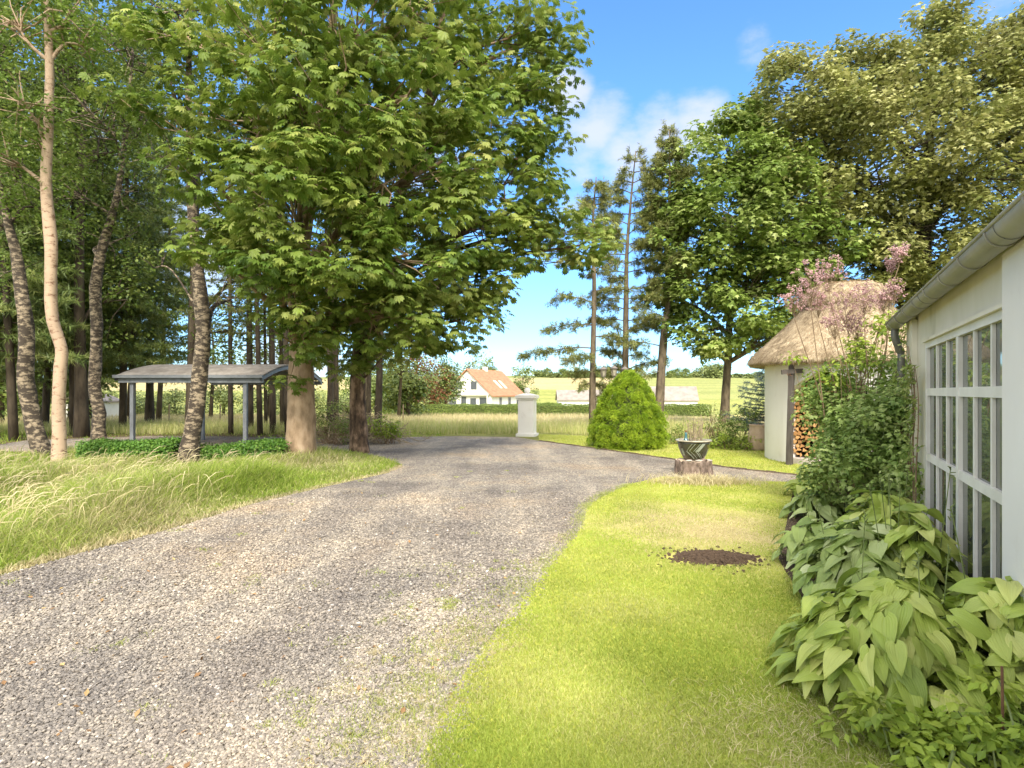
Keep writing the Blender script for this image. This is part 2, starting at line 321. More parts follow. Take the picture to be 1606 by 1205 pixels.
ys = np.unique(np.r_[np.linspace(-400, -20, 12), np.arange(-20, 46, 1.), np.arange(46, 130, 3.), np.arange(130, 330, 5), np.linspace(330, 1600, 20)])
XX, YY = np.meshgrid(xs, ys); ZZ = height(YY)+np.where(YY > 120, .6*np.sin(XX*.012+1)*np.clip((YY-120)/100, 0, 1)*1.2, 0)
mb = MB(); ny, nx = XX.shape; i = np.arange(ny-1)[:, None]*nx; j = np.arange(nx-1)[None]
mb.add(np.c_[XX.ravel(), YY.ravel(), ZZ.ravel()], np.stack([i+j, i+j+1, i+nx+j+1, i+nx+j], -1).reshape(-1, 4))
ground = mb.build('ground', M['ground'], smooth=True); tag(ground, kind='structure')
PX = CX+F*XX/np.maximum(YY, 1)
zc = np.zeros(XX.shape+(4,)); zc[..., 3] = 1
def setz(mask, col): zc[mask, :3] = col
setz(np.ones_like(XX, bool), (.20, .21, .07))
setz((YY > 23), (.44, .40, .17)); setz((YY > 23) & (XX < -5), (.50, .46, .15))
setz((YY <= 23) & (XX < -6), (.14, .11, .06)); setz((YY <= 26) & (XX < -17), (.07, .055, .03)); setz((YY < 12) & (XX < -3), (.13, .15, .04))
setz((YY > 66) & (YY <= 165), (.30, .32, .10))
setz((YY > 165), (.46, .38, .20)); setz((YY > 130) & (PX > 1010), (.30, .32, .12)); setz(YY > 262, (.26, .28, .11))
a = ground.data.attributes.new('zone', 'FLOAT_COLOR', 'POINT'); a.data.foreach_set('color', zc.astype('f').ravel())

def sheet(name, poly, z, mat):
    bm = bmesh.new(); vs = [bm.verts.new((x, y, z)) for x, y in poly]; f = bm.faces.new(vs); f.normal_update()
    if f.normal.z < 0: f.normal_flip()
    bmesh.ops.triangulate(bm, faces=bm.faces[:], ngon_method='EAR_CLIP'); me = bpy.data.meshes.new(name); bm.to_mesh(me); bm.free()
    me.materials.append(mat); o = bpy.data.objects.new(name, me); COL.objects.link(o); return tag(o, kind='structure')
sheet('driveway', drive_poly, .006, M['gravel'])
sheet('lawn', lawn_poly, .011, M['lawn'])
sheet('back_lawn', back_lawn_poly, .011, M['lawn'])
sheet('planting_bed', bed_poly, .016, M['soil'])

# edging strip along the far side of the drive
M['edging'] = noisy('edging_timber', [(.3, (.08, .06, .04)), (.7, (.2, .15, .1))], 12, .9)
mb = MB(); e = smooth_path([(x, y, 0) for x, y in EDGING], 30)
for k in range(len(e)-1):
    d = e[k+1]-e[k]; l = np.linalg.norm(d); Mx = Matrix.Translation(Vector(e[k]))@Matrix.Rotation(math.atan2(d[1], d[0]), 4, 'Z')
    mb.box(0, l-.006, -.012, .018, -.02, .035+.006*sin(k*2.), M=Mx)
tag(mb.build('lawn_edging', M['edging']), 'low dark timber edging strip between gravel drive and back lawn', 'edging')

# ---- loose stones
def ico():
    bm = bmesh.new(); bmesh.ops.create_icosphere(bm, subdivisions=1, radius=1); bm.verts.ensure_lookup_table()
    v = np.array([x.co[:] for x in bm.verts]); f = np.array([[q.index for q in p.verts] for p in bm.faces]); bm.free(); return v, f
ICO = ico()
def rand_in(poly, n, ymin, ymax, power=1.0, xlim=None, q=rng):
    """points in the polygon, thinning with distance"""
    P = []; tot = 0; poly = np.asarray(poly)
    while tot < n:
        u = q.uniform(0, 1, n*3); y = ymin*(ymax/ymin)**u if power == 1 else (ymin**(1-power)+(ymax**(1-power)-ymin**(1-power))*u)**(1/(1-power))
        hx = .93*y+.25; x = q.uniform(-1, 1, n*3)*hx
        keep = inpoly(x, y, poly); p = np.c_[x, y][keep]; P.append(p); tot += len(p)
        if len(p) == 0: break
    return np.concatenate(P)[:n]
m, N, L, b = mat_new('gravel_stone'); at_ = N.new('ShaderNodeAttribute'); at_.attribute_name = 'rnd'
r = ramp(N, [(0, (.15, .135, .12)), (.3, (.225, .205, .18)), (.7, (.32, .29, .25)), (.95, (.42, .375, .31)), (.985, (.48, .43, .36)), (1, (.75, .71, .64))]); L.new(at_.outputs['Fac'], r.inputs[0])
n2 = noise(N, L, coords(N, L), 60, 2); r2 = ramp(N, [(.3, (.8, .8, .8)), (.7, (1.15, 1.15, 1.15))]); L.new(n2.outputs[0], r2.inputs[0])
rb = ramp(N, [(.38, (.72, .71, .72)), (.52, (1., .97, .93)), (.66, (1.15, 1.04, .9))]); L.new(noise(N, L, coords(N, L), .45, 5, .6).outputs[0], rb.inputs[0])
c = mixc(N, L, 1., r.outputs[0], r2.outputs[0], 'MULTIPLY'); L.new(tracks(N, L, mixc(N, L, 1., c, rb.outputs[0], 'MULTIPLY')), b.inputs['Base Color']); b.inputs['Roughness'].default_value = .8; M['stone'] = m
RE0 = smooth_path([(x, y, 0) for x, y in RIGHT_EDGE[3:]], 120)
mb = MB()
P = rand_in(drive_poly, 105000, 1.9, 9.5, power=1.35); n = len(P)
edge_fade = np.ones(n, bool)
P[:6000] = np.c_[np.interp(P[:6000, 1], RE0[::-1, 1], RE0[::-1, 0])+rng.normal(.0, .09, 6000)*np.clip(1.6-P[:6000, 1]*.2, .3, 1.3), P[:6000, 1]]; P = P[np.hypot(P[:, 0]-1.98, P[:, 1]-5.66) > .5]; n = len(P)
sc = rng.uniform(.0048, .0108, n)*(1+.25*(P[:, 1] > 4))
for k in range(5):
    q = slice(k*n//5, (k+1)*n//5); Pk = P[q]; s_ = sc[q]; nk = len(Pk)
    tv = ICO[0]*rng.uniform(.75, 1.2, (len(ICO[0]), 3))*np.array([1.25, .9, .6])
    z = nrm(rng.normal(0, .3, (nk, 3))+[0, 0, 1]); X, Y, Z = frames(z, sphere_dirs(nk)); P3 = np.c_[Pk, .006+s_*rng.uniform(.1, .7, nk)]
    mb.inst(tv, ICO[1], P3, X, Y, Z, s_, rng.uniform(0, 1, nk)**1.15)
tag(mb.build('loose_gravel', M['stone']), kind='stuff')

# ---- grass blades
def blades(mb, P, h, w, lean, q=rng, rnd=None, segs=2, windx=0.):
    n = len(P); h = np.broadcast_to(h, (n,)); w = np.broadcast_to(w, (n,)); ln = np.broadcast_to(lean, (n,))
    a = q.uniform(0, 2*pi, n); d = np.c_[np.cos(a), np.sin(a), np.zeros(n)]
    if windx: d = nrm(d+np.array([windx, -.2*abs(windx), 0]))
    b_ = q.uniform(0, 2*pi, n); side = np.c_[np.cos(b_), np.sin(b_), np.zeros(n)]
    rows = []
    for k in range(segs+1):
        u = k/segs; c = P+np.c_[np.zeros((n, 2)), h*u*(1-.35*ln*u)]+d*(ln*h*u*u)[:, None]
        ww = w*(1-u)**.7*.5
        if k < segs: rows += [c-side*ww[:, None], c+side*ww[:, None]]
        else: rows.append(c)
    V = np.stack(rows, 1); k = V.shape[1]; quads = [[2*i, 2*i+1, 2*i+3, 2*i+2] for i in range(segs-1)]; tri = [[2*segs-2, 2*segs-1, 2*segs]]
    off = (np.arange(n)*k)[:, None, None]
    fs = ((np.array(tri)[None]+off).reshape(-1, 3),)+(((np.array(quads)[None]+off).reshape(-1, 4),) if quads else ())
    r_ = q.uniform(0, 1, n) if rnd is None else rnd
    mb.add(V.reshape(-1, 3), fs, np.repeat(r_, k))
M['lawn_blade'] = leafy('lawn_grass', (.27, .35, .05), (.39, .46, .085), (.60, .57, .23), trans=.35, rough=.6, spec=.2, big=.9)
M['tall_blade'] = leafy('verge_grass', (.22, .29, .06), (.38, .42, .11), (.55, .52, .22), trans=.35, rough=.65, spec=.2, big=1.1)
M['straw'] = leafy('straw_grass', (.42, .36, .18), (.55, .47, .26), (.70, .62, .38), trans=.3, rough=.7, spec=.2, big=1)
M['fresh_blade'] = leafy('fresh_grass', (.17, .28, .03), (.29, .40, .05), (.44, .50, .10), trans=.4, rough=.6, spec=.2, big=1.1)
def near_dry(P):
    d = np.hypot((P[:, 0]-2.35)*.62, (P[:, 1]-6.9)*.52); e = np.hypot(P[:, 0]-2.0, (P[:, 1]-5.66)*1.9); return np.clip(1.25-d*1.5+.35*np.sin(P[:, 0]*5+np.sin(P[:, 1]*4)*2), 0, 1), e < .5
mb = MB(); P = rand_in(lawn_poly, 260000, 1.9, 10.5, power=1.3); dry, soil = near_dry(P)
ed = P[:, 0]-np.interp(P[:, 1], RE0[::-1, 1], RE0[::-1, 0]); wv_ = .5+.5*np.sin(P[:, 1]*9+np.sin(P[:, 1]*23)); keep = (rng.random(len(P)) > dry*.85) & ~soil & ((ed > np.abs(rng.normal(0, .10, len(P)))*(.35+wv_)*np.interp(P[:, 1], [2, 5], [1.8, .6])) | (P[:, 1] > 8)); P = P[keep]; dry = dry[keep]
r_ = np.clip(rng.normal(.45, .2, len(P))+.35*dry+.16*np.sin(P[:, 0]*3.1+np.sin(P[:, 1]*2.3)*1.5)+.12*np.sin(P[:, 1]*4.3+P[:, 0]*2), 0, 1)
blades(mb, np.c_[P, np.full(len(P), .005)], rng.uniform(.018, .045, len(P)), .0035+.0006*P[:, 1], rng.uniform(.2, .9, len(P)), rnd=r_)
q = np.c_[rng.uniform(-1.6, 2.2, 60000), rng.uniform(-2.5, 1.95, 60000)]; q = q[inpoly(q[:, 0], q[:, 1], lawn_poly)]; blades(mb, np.c_[q, np.full(len(q), .005)], rng.uniform(.018, .045, len(q)), .006, .6)
P = rand_in(back_lawn_poly, 30000, 11, 22.5); blades(mb, np.c_[P, np.full(len(P), .005)], rng.uniform(.03, .06, len(P)), .014, .5)
tag(mb.build('lawn_grass', M['lawn_blade']), kind='stuff')
# dry straw on the worn patch and round the stump, thin weeds on the gravel margin
mb = MB(); q = rng.normal(0, 1, (16000, 2))*[.62, .75]+[2.35, 6.9]; q = q[~near_dry(q)[1]]
blades(mb, np.c_[q, np.full(len(q), .008)], rng.uniform(.01, .035, len(q)), .007, rng.uniform(.6, 1.5, len(q)))
q = rng.normal(0, 1, (1800, 2))*[.45, .18]+[3.45, 10.35]; blades(mb, np.c_[q, np.zeros(len(q))], rng.uniform(.08, .26, len(q)), .012, rng.uniform(.4, 1.4, len(q)), segs=3)
q = rng.normal(0, 1, (1800, 2))*[.28, .25]+[1.35, 2.75]; blades(mb, np.c_[q, np.full(len(q), .01)], rng.uniform(.02, .07, len(q)), .005, rng.uniform(.8, 1.8, len(q)))
for c in range(170):
    y = rng.uniform(1.95, 4.2); x = np.interp(y, [1.9, 2.6, 4.2], [-.45, -.3, .2])-abs(rng.normal(0, .38)); m_ = rng.integers(20, 90); s_ = rng.uniform(.02, .07)
    blades(mb, np.c_[rng.normal(x, s_, m_), rng.normal(y, s_*.7, m_), np.full(m_, .008)], rng.uniform(.008, .03, m_), .0045, rng.uniform(.8, 2., m_))
tag(mb.build('dry_grass', M['straw']), kind='stuff')
# margin weeds: follow the drive's right edge, patches further in
RE = smooth_path([(x, y, 0) for x, y in RIGHT_EDGE[3:]], 300)
mb = MB(); k = rng.integers(0, 300, 15000); spread = np.abs(rng.normal(0, 1, 15000)); off = spread*(.05+.16*np.clip((5.5-RE[k, 1])/3, 0, 1))
clump = np.sin(RE[k, 1]*7)+np.sin(RE[k, 1]*17+spread*5); kk = clump+rng.normal(0, .8, 15000) > -.4
q = np.c_[RE[k, 0]-off*1.6+.04, RE[k, 1]+rng.normal(0, .05, 15000)][kk]
blades(mb, np.c_[q, np.full(len(q), .008)], rng.uniform(.012, .05, len(q)), .0045, rng.uniform(.3, 1.4, len(q)))
FARW = rand_in(drive_poly, 60, 2, 12)
for c in range(150):
    if c < 110: y = rng.uniform(2.1, 5.6); x = np.interp(y, RE[::-1, 1], RE[::-1, 0])-abs(rng.normal(0, .55))-.08
    else: x, y = FARW[c-110]
    m_ = rng.integers(12, 60); s_ = rng.uniform(.015, .06); q = np.c_[rng.normal(x, s_, m_), rng.normal(y, s_, m_), np.full(m_, .008)]
    blades(mb, q, rng.uniform(.012, .035, m_), .004+.0005*y, rng.uniform(.5, 1.6, m_))
tag(mb.build('margin_weeds', M['tall_blade']), kind='stuff')

# left verge: tall grass with straw seed heads
verge = [tuple(p) for p in LEFT_EDGE]+[(-2.7, 13.3), (-3.3, 14.2), (-4.3, 15.3), (-6, 15), (-10.5, 14.9), (-16, 15), (-17, 9), (-12, 4), (x0-1.6, y0-1.3)]
P = rand_in(verge, 100000, 3.6, 15.4, power=.6)
LE = np.array(LEFT_EDGE); 
dist = np.min(np.hypot(P[:, None, 0]-smooth_path([(a, b_, 0) for a, b_ in LEFT_EDGE], 60)[None, :, 0], P[:, None, 1]-smooth_path([(a, b_, 0) for a, b_ in LEFT_EDGE], 60)[None, :, 1]), axis=1)
hh = np.clip(.05+.33*dist, .05, .48)*rng.uniform(.6, 1.25, len(P))*(.8+.35*np.sin(P[:, 0]*2.1+np.sin(P[:, 1]*1.7)))*np.interp(P[:, 1], [9.5, 12], [1.1, .62])
patch = np.sin(P[:, 0]*1.3+1)*np.sin(P[:, 1]*1.1)+rng.normal(0, .75, len(P))
straw = (dist < .10+.10*rng.random(len(P))) | ((patch > 1.0)); fresh = ~straw & (patch < -.3)
for nme, msk, mt in (('verge_straw', straw, 'straw'), ('fresh_verge_grass', fresh, 'fresh_blade'), ('verge_grass', ~straw & ~fresh, 'tall_blade')):
    mb = MB(); q = P[msk]; blades(mb, np.c_[q, np.zeros(len(q))], hh[msk], .005+.0008*q[:, 1], rng.uniform(.25, 1.3, len(q)), segs=3, windx=.12)
    tag(mb.build(nme, M[mt]), kind='stuff')
# arching seed stems
mb = MB(); ok = (P[:, 0] < -4.3) & (P[:, 1] < 12.2) & (dist > .45); idx = rng.choice(np.where(ok)[0], 800)
for i_ in idx:
    if P[i_, 0] > -5.4 and rng.random() < .7: continue
    b_ = np.array([P[i_, 0], P[i_, 1], 0]); H = rng.uniform(.45, .78); a = rng.normal(.1, 1.1); d = np.array([cos(a), sin(a), 0])*rng.uniform(.08, .5)
    t = np.linspace(0, 1, 6)[:, None]; pts = b_+d*t**2+np.array([0, 0, 1])*H*(t-.28*t**3.5*1.3)
    mb.tube(pts, np.r_[.0022, .002, .0018, .004, .0055, .001], 3, rng.uniform(0, 1), cap=False)
tag(mb.build('seed_stems', M['straw']), kind='stuff')
# far meadow: tall stems at the field edge
mb = MB(); q = np.c_[rng.uniform(-22, 9, 26000), 22.2+rng.gamma(1.6, 2.2, 26000)]; q = q[(q[:, 0] > 2.3) | (q[:, 0] < .3) | (q[:, 1] > 23)]
q = q[~inpoly(q[:, 0], q[:, 1], back_lawn_poly)]
M['meadow_blade'] = leafy('meadow_blade', (.34, .40, .10), (.52, .52, .19), (.68, .62, .32), trans=.35, rough=.7, spec=.1, big=.5)
blades(mb, np.c_[q, height(q[:, 1])], rng.uniform(.2, .55, len(q)), .022, rng.uniform(.1, .5, len(q)), segs=2); tag(mb.build('meadow_grass', M['meadow_blade']), kind='stuff')
mb = MB(); q = np.c_[rng.uniform(-40, 14, 30000), rng.uniform(25, 58, 30000)]; blades(mb, np.c_[q, height(q[:, 1])], rng.uniform(.3, .6, len(q)), .035, rng.uniform(.1, .5, len(q)))
tag(mb.build('meadow_straw', M['straw']), kind='stuff')
# woodland floor grass and litter
mb = MB(); q = np.c_[rng.uniform(-30, -2.6, 22000), rng.uniform(15, 25, 22000)]; q = q[~inpoly(q[:, 0], q[:, 1], drive_poly)]
blades(mb, np.c_[q, np.zeros(len(q))], rng.uniform(.08, .4, len(q))*(.3+.7*(rng.random(len(q)) < .4))*np.where((q[:, 0] < -5.5) & (q[:, 0] > -17) & (q[:, 1] > 19), .35, 1), .018, rng.uniform(.3, 1, len(q))); tag(mb.build('woodland_grass', M['fresh_blade']), kind='stuff')

# dropped leaves and twigs on the gravel
mb = MB(); q = np.r_[rand_in(drive_poly, 260, 2.2, 12), np.c_[rng.uniform(-15, -4.5, 900), rng.uniform(15.6, 20.5, 900)]]; n = len(q); X, Y, Z = frames(nrm(rng.normal(0, .35, (n, 3))+[0, 0, 1]), sphere_dirs(n))
mb.inst(np.array([(0, 0, 0), (.3, .45, .08), (0, 1, 0), (-.3, .45, .08)]), np.array([(0, 1, 2), (0, 2, 3)]), np.c_[q, np.full(n, .016)], X, Y, Z, rng.uniform(.02, .05, n), rng.random(n)); M['litter'] = leafy('dry_leaf', (.20, .11, .05), (.34, .20, .09), (.46, .34, .15), trans=.1, rough=.8)
tag(mb.build('leaf_litter', M['litter']), kind='stuff')

# soil patch
mb = MB(); nr, nt = 9, 40; th = np.linspace(0, 2*pi, nt, endpoint=False)
out = 1+.22*np.sin(3*th+1)+.13*np.sin(5*th)+.1*np.sin(2*th+2)+.07*rng.normal(0, 1, nt)
V = [(1.98, 5.66, .07)]
for k in range(1, nr+1):
    u = k/nr; rr = u*out; V += [(1.98+.33*rr[i]*cos(th[i]), 5.66+.23*rr[i]*sin(th[i]), .012+.055*(1-u**1.6)+.012*rng.normal()*(1-u*.7)) for i in range(nt)]
f3 = [[0, 1+i, 1+(i+1) % nt] for i in range(nt)]; f4 = [[1+k*nt+i, 1+(k+1)*nt+i, 1+(k+1)*nt+(i+1) % nt, 1+k*nt+(i+1) % nt] for k in range(nr-1) for i in range(nt)]
mb.add(V, (np.array(f3), np.array(f4)))
q = rng.normal(0, 1, (1100, 2))*[.20, .13]+[1.98, 5.66]; n = len(q); z = sphere_dirs(n); X, Y, Z = frames(z, sphere_dirs(n))
dq = np.hypot((q[:, 0]-1.98)/.33, (q[:, 1]-5.66)/.23); mb.inst(ICO[0]*rng.uniform(.7, 1.2, (12, 3)), ICO[1], np.c_[q, .012+.05*np.clip(1-dq**1.6, 0, 1)], X, Y, Z, rng.uniform(.006, .022, n), rng.random(n))
tag(mb.build('molehill', M['soil']), 'dark heap of loose soil on the dry patch of the lawn', 'molehill')
# ------------------------------------------------------------ foliage
def leaf_chestnut():
    lv = np.array([(0, 0, 0), (.09, .38, -.0), (.17, .70, 0), (0, 1, -.08), (-.17, .70, 0), (-.09, .38, 0), (0, .38, -.035), (0, .72, -.06)])
    lf = [(0, 1, 6), (0, 6, 5), (1, 2, 6), (2, 7, 6), (6, 7, 5), (7, 4, 5), (2, 3, 7), (7, 3, 4)]
    V = []; Fc = []
    for k, (a, s) in enumerate([(-88, .62), (-56, .82), (-27, .97), (0, 1.05), (27, .97), (56, .82), (88, .62)]):
        a = R(a); p = lv*s; x = p[:, 0]*cos(a)+p[:, 1]*sin(a); y = -p[:, 0]*sin(a)+p[:, 1]*cos(a); r_ = np.hypot(x, y); z = p[:, 2]-.28*r_**2
        V.append(np.c_[x, y, z]); Fc += [[i+8*k for i in f] for f in lf]
    return np.concatenate(V), np.array(Fc)
def leaf_maple():
    v = [(0, .35, .04), (0, 0, 0), (.33, .06, -.03), (.27, .24, 0), (.55, .52, -.06), (.22, .52, 0), (0, 1, -.09), (-.22, .52, 0), (-.55, .52, -.06), (-.27, .24, 0), (-.33, .06, -.03)]
    return np.array(v), np.array([[0, i, i % 10+1] for i in range(1, 11)])[:, [0, 2, 1]]
def leaf_simple(w=.36): return np.array([(0, 0, 0), (w, .45, .03), (0, 1, -.05), (-w, .45, .03), (0, .45, -.04)]), np.array([(0, 1, 4), (4, 1, 2), (0, 4, 3), (3, 4, 2)])
def leaf_needles(n=9, w=.03, seed=0):
    q = np.random.default_rng(seed); V = []; Fc = []
    for k in range(n):
        d = nrm(q.normal(0, 1, 3)*[1, .7, 1]+[0, 1.1, 0]); s = nrm(np.cross(d, q.normal(0, 1, 3))); b = np.array([0, k/n*.5, 0]); i = len(V)
        V += [b-s*w, b+s*w, b+d*q.uniform(.35, .6)]; Fc.append((i, i+1, i+2))
    return np.array(V), np.array(Fc)
TPL = dict(chestnut=leaf_chestnut(), maple=leaf_maple(), simple=leaf_simple(), oval=leaf_simple(.3), needles=leaf_needles(), tuft=leaf_needles(14, .035, 3))

def sub_clumps(blobs, q, jitter=.12, shell=.62):
    """blobs: (centre, (rx,ry,rz), n) -> small clump centres on the blob shells"""
    C = []; B = []
    for bi, (c, rad, n) in enumerate(blobs):
        d = sphere_dirs(n, q); u = q.uniform(shell, 1, n)**.8
        C.append(np.asarray(c)+d*u[:, None]*np.asarray(rad)+q.normal(0, jitter, (n, 3))); B.append(np.full(n, bi))
    return np.concatenate(C), np.concatenate(B)
def clump_leaves(mb, C, rad, per, size, tpl, q, flat=.6, up=.9, droop=.5, out_c=None, ori=.5):
    n = len(C)*per; cc = np.repeat(C, per, 0); rr = np.repeat(np.broadcast_to(rad, (len(C),)), per)
    d = sphere_dirs(n, q); u = q.uniform(.25, 1, n)**.6; P = cc+d*(rr*u)[:, None]*[1, 1, flat]
    nr_ = nrm(d*ori+[0, 0, up]+q.normal(0, .35, (n, 3)))
    outw = d if out_c is None else nrm(P-out_c)
    tip = outw*[1, 1, .3]+[0, 0, -droop]+q.normal(0, .35, (n, 3)); X, Y, Z = frames(nr_, tip)
    base = np.repeat(q.normal(.45, .16, len(C)), per); rnd = np.clip(base+q.normal(0, .16, n), 0, 1)
    tv, tf = TPL[tpl] if isinstance(tpl, str) else tpl
    mb.inst(tv, tf, P, X, Y, Z, size*q.uniform(.7, 1.25, n), rnd)
def limbs(mb, trunk, tr, blobs, C, B, q, r0=.1, twig=.012, frac=1., lo=.25):
    """limbs from the trunk into each blob, twigs on to the clumps; trunk: path, tr: radii"""
    for bi, (c, rad, n) in enumerate(blobs):
        c = np.asarray(c, float); hd = np.hypot(trunk[:, 0]-c[0], trunk[:, 1]-c[1])
        zt = c[2]-.55*np.min(hd)-.3; k = int(np.clip(np.argmin(np.abs(trunk[:, 2]-zt)), int(lo*len(trunk)), len(trunk)-2)); s = trunk[k]
        if np.linalg.norm(c-s) < .3: continue
        mid = (s+c)/2+np.array([0, 0, .12*np.linalg.norm(c-s)])+q.normal(0, .15, 3); p = smooth_path([s, mid, c], 9)
        ra = min(tr[k]*.62, r0)*(1 if n > 4 else .3); mb.tube(p, np.linspace(ra, max(ra*.3, twig), 9), 6, .5, cap=False, wob=.08, seed=bi)
        idx = np.where(B == bi)[0]; idx = idx[q.random(len(idx)) < frac]
        for j in idx:
            t = q.integers(3, 9); a = p[t]; e = C[j]; m_ = (a+e)/2+q.normal(0, .08, 3)+[0, 0, .06]; mb.tube(np.array([a, m_, e]), np.array([twig*1.8, twig*1.2, twig*.4]), 3, .5, cap=False)
def P3(pts, Y):
    """photo points + depth(s) -> world path"""
    return [at(p[0], p[1], p[2] if len(p) > 2 else Y) for p in pts]
def tree(name, label, cat, path, radii, blobs, leaf, leafmat, bark, size, per, crad, seed, group=None, flat=.6, up=.9, droop=.5, n_path=26, wob=.07, r0=.12, twig=.012, sides=14, frac=.8, ori=.5, shell=.62, root_flare=1.35, jitter=.12, out_c=None, lo=.25):
    q = np.random.default_rng(seed); p = smooth_path(path, n_path); tr = np.interp(np.linspace(0, 1, n_path), np.linspace(0, 1, len(radii)), radii)
    tr = tr*(1+(root_flare-1)*np.exp(-np.linspace(0, 1, n_path)*n_path/1.8)); p[0, 2] -= .15
    root = empty(name, tuple(p[0]+[0, 0, .15]), label=label, cat=cat, group=group)
    C, B = sub_clumps(blobs, q, jitter, shell)
    mb = MB(); mb.tube(p, tr, sides, .5, wob=wob, seed=seed); part(mb, 'trunk', M[bark], root, True)
    mb = MB(); limbs(mb, p, tr, blobs, C, B, q, r0, twig, frac, lo)
    if mb.n: part(mb, 'branches', M[bark], root, True)
    mb = MB(); clump_leaves(mb, C, crad, per, size, leaf, q, flat, up, droop, out_c, ori); part(mb, 'crown', M[leafmat], root)
    return root
def B_(px, py, r, Y, n, ry=None, rz=None):
    """blob from photo pixel circle at depth Y"""
    s = r/F*Y; return (at(px, py, Y), (s, s*(ry or 1), s*(rz or 1)), n)

# ---- the two horse chestnuts
ch1 = [B_(430, 60, 105, 11.6, 30), B_(560, 40, 110, 12.2, 30), B_(520, 170, 110, 11.4, 34), B_(640, 150, 105, 12.2, 30), B_(400, 190, 90, 11.8, 20), B_(350, 300, 72, 11.5, 17), B_(470, 300, 90, 11.0, 24),
       B_(600, 290, 95, 11.5, 28), B_(520, 390, 80, 11.2, 20), B_(640, 400, 85, 12.0, 24), B_(440, 420, 66, 11.2, 15), B_(340, 400, 50, 11.8, 9), B_(700, 250, 80, 12.4, 20), B_(480, 500, 56, 12.2, 10), B_(600, 490, 62, 12.6, 16), B_(660, 500, 40, 12.6, 6),
       B_(300, 60, 75, 12.5, 14), B_(330, 160, 55, 12.2, 8), B_(520, -70, 140, 13, 32), B_(660, 20, 90, 13, 22), B_(215, 160, 40, 12.0, 4), B_(560, 200, 150, 14.2, 30), B_(450, 350, 110, 14.5, 16), B_(540, 480, 60, 13.5, 10), B_(470, 560, 24, 13.4, 2), B_(430, 520, 30, 12.8, 3), B_(300, -60, 120, 13.5, 16)]
tree('horse_chestnut', 'big horse chestnut with pale peeling trunk beside the carport, large drooping fan leaves', 'tree',
     P3([(472, 716), (473, 660), (472, 600), (473, 545), (468, 440), (480, 330), (500, 200), (520, 60), (530, -80)], 14.1), [.35, .33, .29, .27, .24, .20, .16, .11, .05], ch1,
     'chestnut', 'chestnut_leaf', 'bark_chestnut', .15, 36, .58, 11, flat=.42, up=1.15, droop=.55, ori=.55, r0=.11, twig=.014, n_path=34, sides=20, root_flare=1.25, group='horse chestnuts by the drive', lo=.38)
ch2 = [B_(800, 60, 80, 14.5, 20), B_(840, 130, 60, 14.6, 14), B_(770, 180, 80, 14.0, 24), B_(850, 240, 50, 14.6, 11), B_(790, 290, 75, 14.0, 20), B_(840, 330, 45, 14.4, 8), B_(740, 360, 80, 13.8, 22), B_(790, 420, 50, 14.2, 11), B_(700, 440, 70, 13.8, 18),
       B_(730, 500, 42, 14.0, 8), B_(640, 520, 42, 14.2, 9), B_(560, 535, 40, 14.6, 7), B_(870, 60, 40, 14.8, 7), B_(860, 370, 40, 14.6, 7), B_(910, 385, 34, 14.9, 6), B_(745, 60, 80, 14.8, 18), B_(740, -50, 110, 15, 22), B_(690, 180, 110, 16.2, 24), B_(660, 350, 100, 16, 20), B_(690, 545, 26, 14.0, 3), B_(740, 455, 40, 14.3, 6), B_(930, 365, 22, 15.3, 3)]
tree('horse_chestnut', 'horse chestnut with dark scaly trunk right of the pale trunk, crown reaching over the gravel', 'tree',
     P3([(563, 712), (562, 660), (561, 600), (566, 540), (585, 440), (620, 330), (660, 200), (690, 60), (700, -60)], 15.5), [.225, .205, .195, .19, .17, .15, .12, .09, .04], ch2,
     'chestnut', 'chestnut_leaf', 'bark_old', .15, 36, .58, 12, flat=.42, up=1.15, droop=.55, ori=.55, r0=.10, twig=.013, n_path=30, root_flare=1.4, group='horse chestnuts by the drive')
q = np.random.default_rng(5); mb = MB(); clump_leaves(mb, np.array([at(440, 600, 13.7), at(425, 606, 13.65), at(462, 606, 13.6)]), .16, 9, .11, 'maple', q)
mb2 = bpy.data.objects['horse_chestnut']; part(mb, 'trunk_sprig', M['chestnut_leaf'], mb2)

# ---- birches and old trunks of the left verge
VG = 'birches in the left verge'
tree('birch_tree', 'leaning birch with dark fissured bark and a forked top, leftmost at the verge', 'tree', P3([(72, 722), (60, 690), (48, 640), (40, 590), (42, 530), (36, 470), (26, 400), (10, 340), (-6, 230), (-10, 100)], 13.6), [.20, .185, .175, .165, .15, .14, .11, .08, .05, .03],
     [B_(-20, 60, 90, 13.5, 26), B_(40, 260, 80, 13.0, 22), B_(-30, 300, 90, 13.6, 20), B_(70, 330, 60, 14, 12), B_(20, 430, 45, 14.5, 8), B_(-60, 150, 90, 13, 18)], 'simple', 'birch_leaf', 'birch_white', .085, 62, .42, 21, group=VG, r0=.09, wob=.1, flat=.8)
tree('birch_tree', 'slender smooth pinkish birch with a kinked trunk, nearest the camera', 'tree', P3([(92, 742), (93, 690), (92, 640), (95, 580), (96, 545), (82, 500), (80, 440), (80, 380), (72, 290), (76, 200), (78, 110), (74, 30), (70, -80)], 11.9), [.13, .12, .115, .115, .11, .11, .105, .11, .10, .09, .08, .06, .03],
     [B_(20, 30, 70, 11.5, 22), B_(110, 20, 60, 12.0, 18), B_(30, 150, 60, 11.3, 18), B_(60, 230, 45, 11.8, 10), B_(150, 80, 50, 12.4, 12), B_(70, -80, 120, 12, 24), B_(0, 240, 50, 11.6, 12)], 'simple', 'birch_leaf', 'birch_pink', .08, 60, .40, 22, group=VG, r0=.045, wob=.05, flat=.8, n_path=40, root_flare=1.15)
